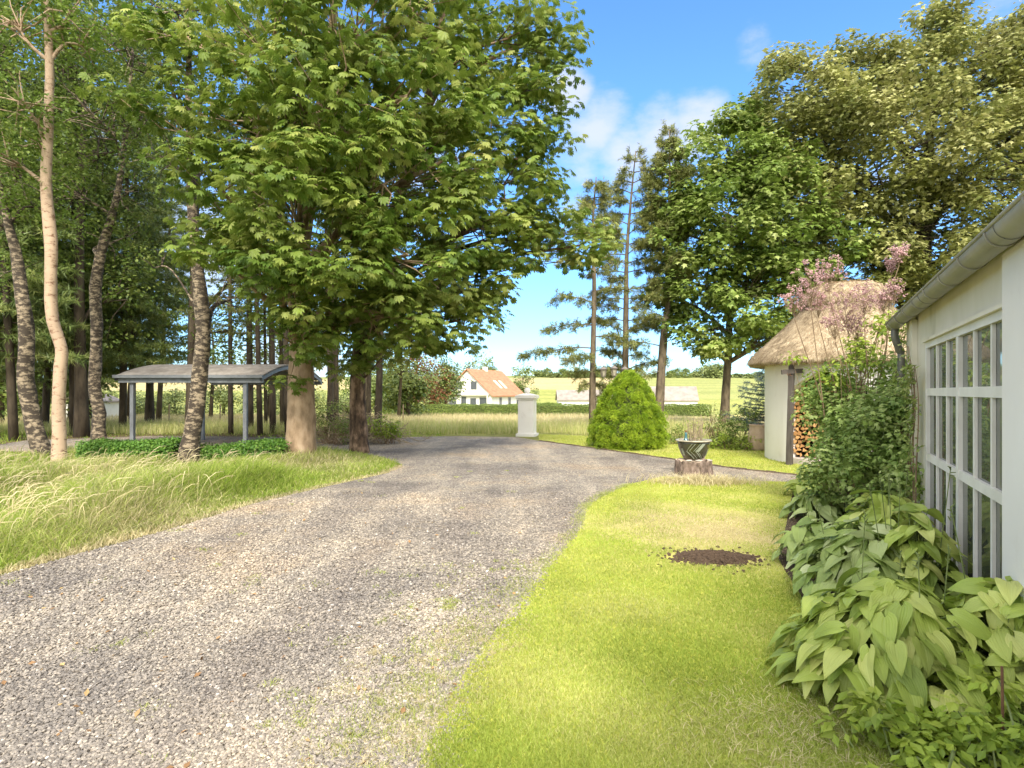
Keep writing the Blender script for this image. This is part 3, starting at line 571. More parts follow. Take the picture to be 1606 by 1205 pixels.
tree('birch_tree', 'grey birch with cracked white base and spreading dark fork, between the pink birch and carport', 'tree', P3([(157, 711), (154, 680), (156, 650), (148, 610), (150, 560), (152, 500), (150, 450), (160, 390), (185, 300), (200, 180), (210, 60)], 15.4), [.175, .165, .155, .145, .14, .135, .13, .11, .08, .06, .03],
     [B_(190, 60, 90, 15.0, 28), B_(140, 180, 80, 14.6, 24), B_(230, 190, 75, 15.4, 22), B_(110, 300, 60, 15, 14), B_(210, 300, 60, 15.4, 12), B_(170, 380, 60, 16, 10), B_(250, 90, 70, 15.6, 16), B_(120, 60, 70, 15.2, 14)], 'simple', 'dark_leaf', 'birch_white', .085, 58, .46, 23, group=VG, r0=.08, wob=.1, flat=.8)
tree('birch_tree', 'thick birch with a banded black and white trunk in front of the carport', 'tree', P3([(296, 731), (300, 690), (308, 640), (314, 580), (319, 520), (316, 470), (308, 410), (302, 340), (298, 250), (296, 120), (300, -20)], 13.0), [.185, .175, .165, .16, .155, .155, .13, .11, .08, .06, .03],
     [B_(290, 40, 90, 13.6, 22), B_(250, 250, 60, 13.6, 10), B_(330, 250, 50, 14.5, 8), B_(270, 150, 70, 13.8, 14), B_(360, 470, 40, 14.6, 7), B_(240, 420, 40, 14.2, 4), B_(330, 370, 45, 14.8, 7)], 'simple', 'dark_leaf', 'birch_white', .08, 55, .42, 24, group=VG, r0=.12, wob=.1, flat=.8)

# ---- woodland behind
def spruce(name, label, px, py_base, Y, top_py, width, first, bark, mat, seed, n=46, group=None, droop=.25, tuft=.34, per=9, sparse=1., r=.13, z0=None, cat='tree'):
    q = np.random.default_rng(seed); b = np.array(at(px, py_base, Y)); b[2] = height(Y) if z0 is None else z0; top = at(px, top_py, Y)[2]
    H = top-b[2]; root = empty(name, tuple(b), label=label, cat=cat, group=group)
    lean = q.normal(0, .02*H, 2); p = np.linspace(0, 1, 14)[:, None]*np.array([lean[0], lean[1], H])+b; p[0, 2] -= .1
    mb = MB(); mb.tube(p, np.linspace(r, .02, 14), 10, .5, wob=.06, seed=seed); part(mb, 'trunk', M[bark], root, True)
    mb = MB(); nb = MB(); PP = []; TT = []
    for k in range(n):
        u = first+(1-first)*((k+q.random())/n)**.95; z = b[2]+H*u; l = width*(1-u)**.75*q.uniform(.65, 1.15)*(1.1 if u < .9 else .9)+.12
        a = k*2.4+q.normal(0, .3); d = np.array([cos(a), sin(a), 0]); t = np.linspace(0, 1, 6)[:, None]
        c0 = np.array([b[0]+lean[0]*u, b[1]+lean[1]*u, z]); pts = c0+d*l*t+np.array([0, 0, 1])*l*(.15*t-droop*t**2+.12*t**4); mb.tube(pts, np.linspace(.022, .006, 6), 4, .5, cap=False)
        m_ = max(3, int(per*l*sparse)); tt = q.uniform(.18, 1.02, m_); base = c0+d*l*tt[:, None]+np.array([0, 0, 1])*(l*(.15*tt-droop*tt**2+.12*tt**4))[:, None]
        sd = np.cross(d, [0, 0, 1]); off = q.normal(0, .20*l, m_)*(1-tt*.7); base = base+sd*off[:, None]+[0, 0, -.06]*np.abs(off[:, None]); PP.append(base)
        TT.append(nrm(d+sd*np.sign(off)[:, None]*.7+q.normal(0, .2, (m_, 3))+[0, 0, -.25]))
    P = np.concatenate(PP); T = np.concatenate(TT); X, Y_, Z = frames(nrm(q.normal(0, .4, P.shape)+[0, 0, 1]), T)
    nb.inst(*TPL['tuft'], P, X, Y_, Z, tuft*q.uniform(.7, 1.3, len(P)), np.clip(q.normal(.45, .22, len(P)), 0, 1))
    part(mb, 'branches', M[bark], root, True); part(nb, 'crown', M[mat], root); return root
SG = 'dark spruces of the wood behind the verge'
sp = [(-60, 690, 20, -150, 3.0, .12), (22, 688, 19.5, -120, 2.6, .15), (70, 678, 25, 40, 3.2, .10), (115, 680, 23, -60, 2.8, .15), (192, 676, 24.5, -40, 3.0, .13), (207, 674, 27, 60, 3.0, .12), (-10, 668, 31, 60, 3.6, .10), (140, 662, 34, 130, 3.6, .12),
      (248, 664, 33, 160, 3.2, .34), (60, 655, 40, 170, 4, .05)]
LB = ['spruce at the far left edge of the wood', 'tall dark spruce behind the leaning birch', 'bushy spruce showing between the two leftmost birches', 'thick trunked spruce right of the pink birch', 'slim dark spruce left of the carport', 'second slim spruce by the carport roof end',
      'distant full spruce behind the leaning birch', 'distant spruce above the grey shed', 'high crowned spruce seen over the carport roof', 'farthest low branched spruce of the left wood']
for i, (px, py, Y, tp, w, f) in enumerate(sp): spruce('spruce_tree', LB[i], px, py, Y, tp, w, f, 'bark_dark', 'spruce_needle', 100+i, n=110, group=SG, per=20, tuft=.48, r=.15)
sp2 = [(362, 681, 22.5, 180, 1.7, .30, .10), (392, 679, 24, 60, 1.8, .34, .15), (408, 683, 22, 120, 1.5, .38, .11), (428, 680, 23, 60, 1.5, .40, .13), (443, 676, 25, 120, 1.6, .4, .1), (452, 682, 22.3, 60, 1.5, .40, .12), (417, 674, 26, 200, 1.6, .3, .08), (520, 682, 23, 80, 1.6, .35, .12), (528, 676, 25, 60, 1.6, .3, .1), (592, 678, 21.6, 160, 1.9, .42, .15), (578, 670, 27, 200, 1.7, .4, .12)]
W2 = ['thin pole like spruce alone in the carport opening', 'thick dark spruce beside the front carport post', 'dark spruce just right of the front carport post', 'black trunked spruce midway between post and pale chestnut', 'thin spruce behind the black trunked one', 'spruce hugging the left side of the pale chestnut trunk', 'far thin spruce glimpsed behind the poles',
      'spruce right of the pale chestnut trunk', 'thin spruce behind the carport gable end', 'brown trunked spruce right of the dark chestnut', 'thin spruce between the dark chestnut and brown trunk']
for i, (px, py, Y, tp, w, f, r_) in enumerate(sp2): spruce('spruce_tree', W2[i], px, py, Y, tp, w, f, 'bark_dark', 'pine_needle' if i in (0, 1) else 'spruce_needle', 140+i, n=52, group='pole spruces behind the carport', per=13, tuft=.36, r=r_)
# broadleaf trees behind, filling the left canopy
WB = [('broadleaf tree filling the upper left corner behind the birches', [(-20, 672), (-15, 400), (-10, 100)], 22, [B_(-20, 60, 130, 22, 60), B_(30, 200, 100, 21, 50), B_(60, 380, 90, 22, 40), B_(-30, 420, 80, 22, 24), B_(40, 520, 60, 23, 20)], 'dark_leaf'),
      ('broadleaf tree behind the pink birch with open crown', [(128, 672), (125, 400), (135, 60)], 21, [B_(110, 90, 110, 20, 50), B_(170, 240, 90, 20.5, 36), B_(120, 420, 75, 21, 26), B_(200, 470, 60, 22, 16), B_(240, 20, 100, 21, 40)], 'dark_leaf'),
      ('tall broadleaf tree behind the carport roof, thin crown', [(300, 672), (305, 400), (320, 40)], 24, [B_(300, 60, 120, 23, 50), B_(370, 230, 100, 23, 30), B_(260, 180, 70, 24, 12), B_(400, 420, 80, 23, 20), B_(360, 520, 60, 23, 12)], 'dark_leaf'),
      ('sunlit young tree low between the grey birch and banded birch', [(235, 664), (235, 560), (235, 420)], 29, [B_(225, 440, 45, 29, 18), B_(240, 520, 50, 29, 16), B_(180, 540, 40, 29, 12), B_(205, 380, 35, 29, 8)], 'far_leaf'),
      ('broadleaf tree deep behind the chestnut crown', [(520, 672), (525, 400), (540, 40)], 26, [B_(520, 420, 110, 25, 30), B_(600, 470, 80, 25, 22), B_(440, 480, 80, 25, 16), B_(560, 250, 130, 25, 24)], 'dark_leaf')]
for i, (lab, pth, Y, bl, mt) in enumerate(WB):
    p = P3(pth, Y); p[0] = (p[0][0], p[0][1], height(Y)); tree('broadleaf_tree', lab, 'tree', p, [.2, .14, .05], bl, 'simple', mt, 'bark_dark', .16, 46, .75, 60+i, group='broadleaf trees of the wood', flat=.7, r0=.09, twig=.016, n_path=14, sides=9, frac=.5)

US = [(-30, 38, 95, 430), (60, 36, 90, 420), (135, 40, 90, 440), (200, 44, 70, 450), (330, 44, 60, 500), (420, 40, 70, 470), (480, 38, 60, 460), (570, 40, 80, 430), (625, 46, 60, 500), (0, 30, 80, 520), (110, 33, 60, 530)]
UN = ['low leafy tree at the far left edge deep in the wood', 'leafy tree filling the gap left of the pink birch', 'leafy tree right of the pink birch deep in the wood', 'pale leafy tree left of the carport end', 'leafy tree over the left half of the carport roof', 'leafy tree over the right half of the carport roof',
      'leafy tree behind the pale chestnut trunk', 'leafy tree between the two chestnut trunks', 'leafy tree right of the dark chestnut trunk', 'young leafy tree low at the left edge of the wood', 'young leafy tree low behind the pink birch foot']
for i, (px, Y, r_, py) in enumerate(US):
    k_ = 1 if py < 490 else .7
    p = [(at(px, 0, Y)[0], Y, float(height(Y))), at(px+5, 560, Y), at(px, py, Y)]
    tree('broadleaf_tree', UN[i], 'tree', p, [.13, .09, .04], [B_(px, py, r_*.8, Y, 20), B_(px-r_*.4, py+60, r_*.6, Y-1, 16), B_(px+r_*.4, py+70, r_*.6, Y+1, 16), B_(px, py+115*k_, r_*.55, Y, 12)], 'simple', 'far_leaf' if i % 3 else 'dark_leaf', 'bark_dark', .24, 40, .95, 700+i, group='broadleaf trees of the wood', flat=.7, r0=.07, twig=.02, n_path=10, sides=7, frac=.3)

# ---- right hand trees
def sparse_pine(label, path, Y, top_r, branches, seed, mat='pine_needle', r0=.16, name='larch_tree'):
    q = np.random.default_rng(seed); p = smooth_path(P3(path, Y), 26); root = empty(name, tuple(p[0]), label=label, cat='tree', group='tall thin conifers at the edge of the lawn'); p[0, 2] -= .2
    mb = MB(); mb.tube(p, np.linspace(r0*.85, .02, 26), 10, .5, wob=.05, seed=seed); part(mb, 'trunk', M['bark_pine'], root, True)
    bb = MB(); nb = MB(); PP = []; TT = []
    for (py, side, lpx, sag, dens) in branches:
        z = at(0, py, Y)[2]; k = np.argmin(np.abs(p[:, 2]-z)); s = p[k]; l = lpx/F*Y; a = (0 if side > 0 else pi)+q.normal(0, .55); d = np.array([cos(a), sin(a), 0])
        t = np.linspace(0, 1, 8)[:, None]; pts = s+d*l*t+np.array([0, 0, 1])*(l*(sag*t-.22*t**2))+q.normal(0, .02*l, (8, 3))*t; bb.tube(pts, np.linspace(.03, .006, 8), 4, .5, cap=False)
        m_ = int(l*dens*1.6)+3
        for j in range(m_):
            u = q.uniform(.12, 1)**.8; c0 = np.array([np.interp(u, t[:, 0], pts[:, i]) for i in range(3)]); sd = np.cross(d, [0, 0, 1])*q.choice([-1, 1]); e = c0+(sd*.8+d*.5)*q.uniform(.08, .38)+[0, 0, q.normal(-.05, .10)]
            bb.tube(np.array([c0, e]), np.array([.007, .004]), 3, .5, cap=False); nn = q.integers(4, 9); PP.append(c0+(e-c0)*q.uniform(.25, 1.1, (nn, 1))+q.normal(0, .03, (nn, 3))); TT.append(nrm((e-c0)+q.normal(0, .18, (nn, 3))+[0, 0, .03]))
    P = np.concatenate(PP); T = np.concatenate(TT); X, Y_, Z = frames(nrm(q.normal(0, 1, P.shape)+[0, 0, .5]), T)
    nb.inst(*TPL['needles'], P, X, Y_, Z, .34*q.uniform(.7, 1.3, len(P)), np.clip(q.normal(.45, .25, len(P)), 0, 1))
    part(bb, 'branches', M['bark_pine'], root, True); part(nb, 'crown', M[mat], root); return root
q = np.random.default_rng(3)
br = [(540, -1, 112, .12, 12), (520, 1, 60, .1, 10), (505, -1, 80, .2, 12), (565, -1, 70, .15, 11), (575, 1, 45, 0, 12), (470, -1, 75, .25, 10), (455, 1, 60, .3, 8), (430, -1, 75, .3, 7), (425, 1, 60, .55, 6), (400, -1, 60, .4, 8), (385, 1, 45, .5, 8), (590, -1, 35, 0, 12), (600, 1, 35, -.1, 14), (620, 1, 30, -.1, 8), (610, -1, 22, 0, 10)]+[(py, (-1)**k, 28*(py-275)/100+8, .4, 16) for k, py in enumerate(range(285, 390, 7))]
sparse_pine('sparse larch with long drooping lower branches, left of the three thin conifers', [(929, 676), (930, 560), (932, 450), (930, 350), (935, 278)], 24.6, .03, br, 31, r0=.19)
br = [(py, (-1)**k, q.uniform(25, 62)*(1 if py > 330 else (py-225)/110+.15), q.uniform(.1, .6), 12) for k, py in enumerate(range(242, 600, 8))]
sparse_pine('straight larch with short branches, middle of the three thin conifers', [(980, 672), (981, 560), (982, 470), (983, 400), (989, 320), (997, 238)], 27, .03, br, 32, r0=.22)
br = [(py, (-1)**k, q.uniform(18, 42)*(1 if py > 320 else (py-200)/120+.1), q.uniform(.5, 1.1), 22) for k, py in enumerate(np.linspace(208, 470, 46))]+[(540, -1, 60, .3, 4), (500, -1, 55, .3, 5), (580, -1, 40, .1, 2)]
sparse_pine('leaning pine with bare lower trunk and upright top shoots behind the round topped bush', [(1033, 668), (1036, 600), (1042, 520), (1048, 470), (1046, 400), (1050, 300), (1050, 205)], 26, .03, br, 33, r0=.27, name='pine_tree')
mp1 = [B_(1095, 275, 60, 26.5, 30), B_(1160, 240, 55, 26.5, 26), B_(1150, 340, 90, 25.5, 62), B_(1080, 370, 55, 26, 28), B_(1100, 450, 62, 26, 34), B_(1180, 460, 70, 25.5, 38), B_(1060, 330, 36, 26.5, 12), B_(1240, 440, 70, 25.5, 34), B_(1120, 515, 42, 26, 16), B_(1190, 530, 40, 26, 14), B_(1230, 350, 80, 25.5, 36), B_(1210, 270, 60, 26, 24), B_(1300, 400, 60, 26, 24), B_(1060, 470, 30, 26.5, 8), B_(1280, 470, 60, 26, 22), B_(1240, 520, 40, 26.5, 14), B_(1130, 210, 30, 26.5, 8), B_(1170, 180, 24, 26.5, 6), B_(1070, 510, 25, 26, 6)]
tree('maple_tree', 'bright green maple on a thin bare trunk left of the thatched hut', 'tree', P3([(1136, 668), (1138, 620), (1142, 560), (1145, 500), (1160, 400), (1170, 280)], 27), [.20, .19, .18, .16, .12, .05], mp1, 'maple', 'maple_leaf', 'bark_pine', .235, 76, .74, 41, flat=.6, r0=.12, twig=.02, n_path=20, frac=.6, out_c=np.array(at(1170, 400, 27)), lo=.3)
mp2 = [B_(1250, 170, 80, 27, 44), B_(1300, 260, 110, 26, 70), B_(1420, 230, 120, 25.5, 80), B_(1350, 140, 70, 27, 36), B_(1460, 110, 60, 27, 30), B_(1470, 50, 38, 27.5, 12), B_(1550, 130, 80, 26.5, 44), B_(1590, 70, 50, 27, 20), B_(1560, 270, 110, 25.5, 70), B_(1430, 360, 100, 26, 60), B_(1340, 400, 80, 26.5, 40), B_(1260, 300, 70, 27, 34), B_(1680, 180, 120, 26, 50), B_(1650, 60, 70, 27, 24), B_(1500, 440, 90, 27, 34), B_(1380, 470, 60, 27, 20), B_(1200, 240, 40, 27, 12), B_(1480, 15, 16, 27.5, 4), B_(1230, 110, 30, 27.5, 6), B_(1330, 90, 26, 27.5, 5), B_(1620, 350, 100, 26.5, 40), B_(1400, 110, 36, 27, 8)]
tree('maple_tree', 'huge bronze green maple spreading behind the thatched hut and white house', 'tree', P3([(1440, 668), (1442, 560), (1445, 470), (1450, 350), (1460, 180), (1470, 40)], 27.5), [.45, .42, .38, .3, .18, .06], mp2, 'maple', 'bronze_leaf', 'bark_dark', .215, 104, .9, 42, flat=.6, r0=.2, twig=.024, n_path=20, frac=.6, out_c=np.array(at(1430, 330, 29)))

M['hedge_inner'] = noisy('hedge_inner_twigs', [(.3, (.05, .07, .02)), (.7, (.10, .12, .04))], 9, .95)  # dark green inner body of the hedges and the dwarf conifer
# ---- dwarf conifer cone
q = np.random.default_rng(9); c = np.array(g(995, 707)); c[2] = 0; root = empty('dwarf_conifer', tuple(c+[0, .75, 0]), label='dense bright green dwarf conifer, lumpy rounded cone on the back lawn', cat='shrub'); c = c+[0, .85, 0]
prof_z = np.array([0, .12, .45, .85, 1.25, 1.65, 1.98, 2.2]); prof_r = np.array([.82, .93, .97, .89, .75, .57, .36, .08])
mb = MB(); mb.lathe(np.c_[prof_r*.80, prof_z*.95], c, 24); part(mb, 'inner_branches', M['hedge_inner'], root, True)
n = 1100; z = 2.04*(1-np.sqrt(1-q.random(n)*.995))*1.0; z = q.beta(1.05, 1.3, n)*2.22; a = np.arange(n)*2.39996+q.normal(0, .1, n); rr = np.interp(z, prof_z, prof_r)*(1+.06*np.sin(3*a)+.03*np.sin(7*a+z*5)+.075*q.normal(0, 1, n))
C = np.c_[c[0]+rr*np.cos(a), c[1]+rr*np.sin(a), z]; mb = MB(); per = 60
cc = np.repeat(C, per, 0); lr = np.repeat(np.interp(z, [0, 2], [.10, .075])*q.uniform(.7, 1.35, n), per); d = sphere_dirs(n*per, q); outd = nrm(np.c_[np.cos(a), np.sin(a), np.full(n, .55)]); d = nrm(d+np.repeat(outd, per, 0)*.8)
P = cc+d*lr[:, None]*[1, 1, .85]; X, Y_, Z = frames(nrm(q.normal(0, 1, P.shape)), d+[0, 0, .25]); mb.inst(*TPL['needles'], P, X, Y_, Z, .075*q.uniform(.7, 1.3, len(P)), np.clip(np.repeat(q.normal(.45, .22, n), per)+q.normal(0, .15, len(P)), 0, 1))
part(mb, 'foliage', M['dwarf_needle'], root)

# ---- blue spruce by the hut
spruce('blue_spruce', 'blue grey spruce with layered flat branches against the left side of the hut', 1212, 700, 17.4, 560, 1.5, .10, 'bark_dark', 'blue_needle', 77, n=70, per=26, tuft=.17, droop=.12, r=.08, z0=0)

# ---- distant row and hedge
def bushy(name, label, px, py_top, py_bot, wpx, Y, mat, seed, cat='tree', leaf=.35, group=None, n=None, tr=True, per=22):
    q = np.random.default_rng(seed); zb = float(height(Y)); zt = at(0, py_top, Y)[2]; H = max(zt-zb, .6); w = wpx/F*Y; X0 = (px-CX)/F*Y; blobs = []
    m_ = n or 7; base = .22 if tr else .05
    for k in range(m_):
        u = q.uniform(base, .95); ww = w*.5*math.sqrt(max(.1, 1-((u-.45)/.62)**2)); blobs.append(((X0+q.uniform(-1, 1)*ww*.6, Y+q.uniform(-1, 1)*ww*.5, zb+H*u*.88), (ww*.5, ww*.5, H*.2), 9))
    return tree(name, label, cat, [(X0, Y, zb), (X0+q.normal(0, .1), Y, zb+H*.35), (X0, Y, zb+H*.8)], [w*.03+.03, w*.025+.02, .02], blobs, 'simple', mat, 'bark_dark', leaf, per, max(w*.16, .25), seed, group=group, flat=.8, n_path=6, sides=6, frac=.15, r0=w*.02, twig=.01+w*.001, jitter=.1*w*.3)
far = [(610, 560, 70, 60, 'dark_leaf', 'dark tree between the brown trunk and the copper beech'), (655, 528, 90, 62, 'copper_leaf', 'copper red beech left of the far white house'), (640, 575, 90, 52, 'spruce_needle', 'grey green tree under the copper beech'), (700, 548, 70, 70, 'spruce_needle', 'dark tree right of the copper beech'),
       (735, 546, 85, 100, 'far_leaf', 'light green tree behind the far white house roof'), (765, 560, 40, 104, 'far_leaf', 'small tree just right of the light green one'), (820, 572, 44, 118, 'far_leaf', 'rounded tree right of the red roof'), (678, 590, 60, 76, 'far_leaf', 'pale low tree close to the left gable wall'), (590, 590, 60, 66, 'far_leaf', 'pale tree low behind the dark chestnut trunk'), (570, 540, 80, 75, 'dark_leaf', 'large dark tree far behind the chestnut trunks')]
for i, (px, pt, w, Y, mt, lab) in enumerate(far): bushy('garden_tree', lab, px, pt, 640, w, Y, mt, 300+i, group='trees round the far white house', leaf=.30 if Y < 90 else .4, n=12, per=30)
lb = ['leftmost', 'second', 'third', 'fourth', 'fifth', 'sixth', 'seventh', 'eighth', 'ninth', 'tenth', 'eleventh', 'twelfth', 'thirteenth']
for i, px in enumerate([-40, 30, 90, 150, 205, 240, 275, 312, 350, 395, 440, 490, 545]):
    bushy('field_bush', 'grey green bush at the far field edge, %s from the left' % lb[i], px, 606+8*sin(i*2.1), 650, 62, 56+3*sin(i*3), 'far_leaf', 330+i, cat='bush', group='bushes along the far side of the left field', leaf=.22, tr=False, n=8, per=26)
hz = np.random.default_rng(8); row = []
for i, px in enumerate(list(range(846, 1010, 12))+[1030, 1052, 1062, 1075, 1092, 1108, 1124, 1155, 1172, 1190, 1215, 1240]):
    big = 1100 < px < 1130; pt = 571 if big else (583 if px < 1010 else 585)+hz.uniform(-4, 3); kind = (px in (1052, 1062, 1075)) or (px < 1010 and i % 2)
    Y = 268+hz.uniform(-8, 8); lab = 'far hilltop %s, number %d from the left on the skyline' % ('conifer' if kind else 'broad tree', i+1)
    if kind: spruce('hilltop_conifer', lab, px, 598, Y, pt-3, 3.4, .05, 'bark_dark', 'spruce_needle', 360+i, n=30, per=2, tuft=2.2, r=.25, group='trees on the far hilltop')
    else: bushy('hilltop_tree', lab, px, pt, 598, 40 if big else 22, Y, 'far_leaf', 360+i, leaf=1.1, group='trees on the far hilltop', n=9, per=16)

def hedge(name, label, x0_, x1_, Y0, Y1, zb, H, D, mat, n, size, seed, cat='hedge', rag=.04):
    q = np.random.default_rng(seed); X0_, Y0_ = x0_, Y0; Lx = math.hypot(x1_-x0_, Y1-Y0); ang = math.atan2(Y1-Y0, x1_-x0_)
    root = empty(name, (x0_, Y0, zb), ang, label=label, cat=cat)
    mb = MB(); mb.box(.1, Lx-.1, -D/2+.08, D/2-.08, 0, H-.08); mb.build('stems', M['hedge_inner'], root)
    u = q.random(n); P = np.c_[q.uniform(0, Lx, n), q.uniform(-D/2, D/2, n), q.uniform(0, H, n)]; nn = np.zeros((n, 3)); k = u < .45; P[k, 1] = -D/2; nn[k] = (0, -1, .3); k = (u >= .45) & (u < .85); P[k, 2] = H; nn[k] = (0, 0, 1); k = (u >= .85) & (u < .95); P[k, 1] = D/2; nn[k] = (0, 1, .3); k = u >= .95
    P[k, 0] = np.where(q.random(k.sum()) < .5, 0, Lx); nn[k] = (1, 0, .2); P = P+q.normal(0, rag, (n, 3)); P[:, 2] += rag*1.2*np.sin(P[:, 0]*2.3+seed)*(P[:, 2] > H*.6); P[:, 2] = np.maximum(P[:, 2], .01)
    X, Y_, Z = frames(nrm(nn+q.normal(0, .6, (n, 3))+[0, 0, .3]), q.normal(0, 1, (n, 3))); mb = MB(); mb.inst(*TPL['oval'], P, X, Y_, Z, size*q.uniform(.7, 1.3, n), np.clip(q.normal(.45, .22, n), 0, 1)); mb.build('foliage', M[mat], root); return root
hedge('clipped_hedge', 'long low clipped hedge in front of the far white house', (600-CX)/F*60, (1112-CX)/F*60, 60, 60, float(height(60))-.03, 1.2, 1.1, 'hedge_leaf', 26000, .12, 1)
hedge('clipped_hedge', 'short hedge piece beside the far farm wing', (838-CX)/F*96, (880-CX)/F*96, 96, 96, float(height(96)), .9, 1., 'hedge_leaf', 1500, .2, 2)
hedge('low_hedge', 'low dark green box hedge between grey birch and banded birch', (140-CX)/F*13.4, (290-CX)/F*13.4, 13.5, 13.3, 0, .47, .8, 'low_hedge_leaf', 13000, .055, 3, rag=.035)
hedge('low_hedge', 'low ragged box hedge right of the banded birch trunk', (310-CX)/F*13.4, (450-CX)/F*13.9, 13.4, 13.9, 0, .38, .7, 'low_hedge_leaf', 9000, .055, 4, rag=.045)
# ------------------------------------------------------------ built things
M['white_wall'] = noisy('limewash', [(.25, (.58, .54, .48)), (.42, (.75, .72, .67)), (.8, (.81, .79, .75))], 1.3, .85, .15, .01, (1, 1, .8), detail=8)
M['old_wall'] = noisy('weathered_limewash', [(.2, (.36, .34, .22)), (.36, (.62, .59, .46)), (.6, (.71, .67, .56)), (.8, (.77, .73, .63))], 1.6, .85, .2, .01, (1, 1, .6), detail=9)
M['white_paint'] = noisy('white_paint', [(.3, (.62, .60, .54)), (.6, (.74, .72, .66))], 3, .5, .08, .004)
M['zinc'] = noisy('zinc', [(.3, (.27, .255, .20)), (.7, (.40, .38, .31))], 3, .5, .1, .003, metal=.2)
M['zinc_dark'] = noisy('zinc_seam', [(.3, (.12, .12, .10)), (.7, (.20, .195, .17))], 6, .5, .1, .003, metal=.4)
M['roof_sheet'] = noisy('dark_roof', [(.3, (.05, .05, .045)), (.7, (.11, .105, .095))], 3, .8, .2)
M['steel'] = noisy('painted_steel', [(.3, (.13, .14, .145)), (.7, (.22, .23, .24))], 4, .5, .05)
M['carport_roof'] = noisy('corrugated_roof', [(.3, (.22, .19, .16)), (.7, (.38, .34, .29))], 2.5, .9, .3, spec=.05)
M['post_wood'] = noisy('charred_post', [(.3, (.045, .038, .03)), (.7, (.13, .11, .095))], 9, .85, .4, .01, (1, 1, .15))
M['lamp_metal'] = noisy('lamp_metal', [(.3, (.13, .11, .095)), (.7, (.24, .21, .18))], 6, .5)
M['tile_red'] = noisy('red_tiles', [(.3, (.36, .155, .085)), (.7, (.52, .25, .14))], 1.2, .85, .3, .02, (1, 1, 3))
M['grey_roof'] = noisy('grey_fibre_roof', [(.3, (.22, .19, .165)), (.7, (.36, .31, .27))], 1.2, .85, .2)
M['terracotta'] = noisy('pale_terracotta', [(.3, (.42, .30, .21)), (.7, (.58, .44, .33))], 5, .85)
M['stump'] = noisy('stump_bark', [(.3, (.07, .05, .035)), (.55, (.22, .16, .12)), (.75, (.38, .30, .25))], 14, .95, 1., .03, (1, 1, .6), detail=8)
M['cut_wood'] = noisy('cut_wood', [(.3, (.36, .27, .18)), (.7, (.58, .47, .34))], 9, .9)
M['concrete'] = noisy('concrete', [(.3, (.36, .31, .26)), (.7, (.52, .46, .40))], 8, .9)
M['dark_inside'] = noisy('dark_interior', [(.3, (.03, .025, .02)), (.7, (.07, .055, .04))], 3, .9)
M['rust'] = noisy('rusty_iron', [(.3, (.10, .05, .03)), (.7, (.22, .11, .06))], 30, .85)
def gloss(name, col, rough=.15, coat=.6, metal=0):
    m, N, L, b = mat_new(name); n = noise(N, L, coords(N, L), 9, 4); r = ramp(N, [(.3, tuple(x*.6 for x in col)), (.7, tuple(x*1.25 for x in col))]); L.new(n.outputs[0], r.inputs[0]); L.new(r.outputs[0], b.inputs['Base Color'])
    b.inputs['Roughness'].default_value = rough; b.inputs['Coat Weight'].default_value = coat; b.inputs['Metallic'].default_value = metal; return m
M['glaze'] = gloss('dark_olive_glaze', (.045, .045, .018), .25); M['glaze_light'] = gloss('grey_green_glaze', (.30, .33, .25), .3, .3); M['rim'] = gloss('pale_rim_glaze', (.42, .38, .27), .4, .3); M['blue_glaze'] = gloss('blue_green_glaze', (.03, .13, .14), .2)
m, N, L, b = mat_new('window_glass'); b.inputs['Base Color'].default_value = (.035, .04, .03, 1); b.inputs['Roughness'].default_value = .5
gl = N.new('ShaderNodeBsdfGlossy'); gl.inputs['Roughness'].default_value = .015; gl.inputs['Color'].default_value = (.9, .92, .9, 1); mx = N.new('ShaderNodeMixShader'); lw = N.new('ShaderNodeFresnel'); lw.inputs[0].default_value = 1.5
mrr = N.new('ShaderNodeMath'); mrr.operation = 'ADD'; mrr.inputs[1].default_value = .04; L.new(lw.outputs[0], mrr.inputs[0]); L.new(mrr.outputs[0], mx.inputs[0])
tw = noise(N, L, coords(N, L), 1.7, 2); bp = N.new('ShaderNodeBump'); bp.inputs['Strength'].default_value = .01; bp.inputs['Distance'].default_value = .05; L.new(tw.outputs[0], bp.inputs['Height']); L.new(bp.outputs[0], gl.inputs['Normal'])
L.new(b.outputs[0], mx.inputs[1]); L.new(gl.outputs[0], mx.inputs[2]); L.new(mx.outputs[0], N['Material Output'].inputs[0]); M['glass'] = m
M['far_glass'] = gloss('far_window_glass', (.10, .11, .12), .1, .3)
M['straw_thatch'] = noisy('thatch', [(.2, (.19, .135, .08)), (.45, (.38, .29, .18)), (.7, (.54, .44, .29))], 9, .95, 1., .05, (1.5, 1.5, .6), detail=9)
M['thatch_strand'] = leafy('thatch_strand', (.14, .095, .055), (.42, .32, .20), (.68, .57, .40), trans=.1, rough=.9, spec=.1, big=.8)
M['log'] = leafy('split_log', (.14, .07, .025), (.36, .19, .075), (.55, .33, .14), trans=0, rough=.85, spec=.1, big=3)
M['pink'] = leafy('pink_umbel', (.42, .24, .24), (.60, .37, .37), (.74, .54, .50), trans=.3, big=2)
M['stem'] = noisy('reddish_stem', [(.3, (.16, .10, .06)), (.7, (.30, .22, .13))], 8, .8)
M['green_stem'] = noisy('green_stem', [(.3, (.10, .14, .04)), (.7, (.22, .26, .09))], 8, .7)
M['twig'] = noisy('dry_twig', [(.3, (.22, .17, .10)), (.7, (.42, .34, .22))], 8, .9)

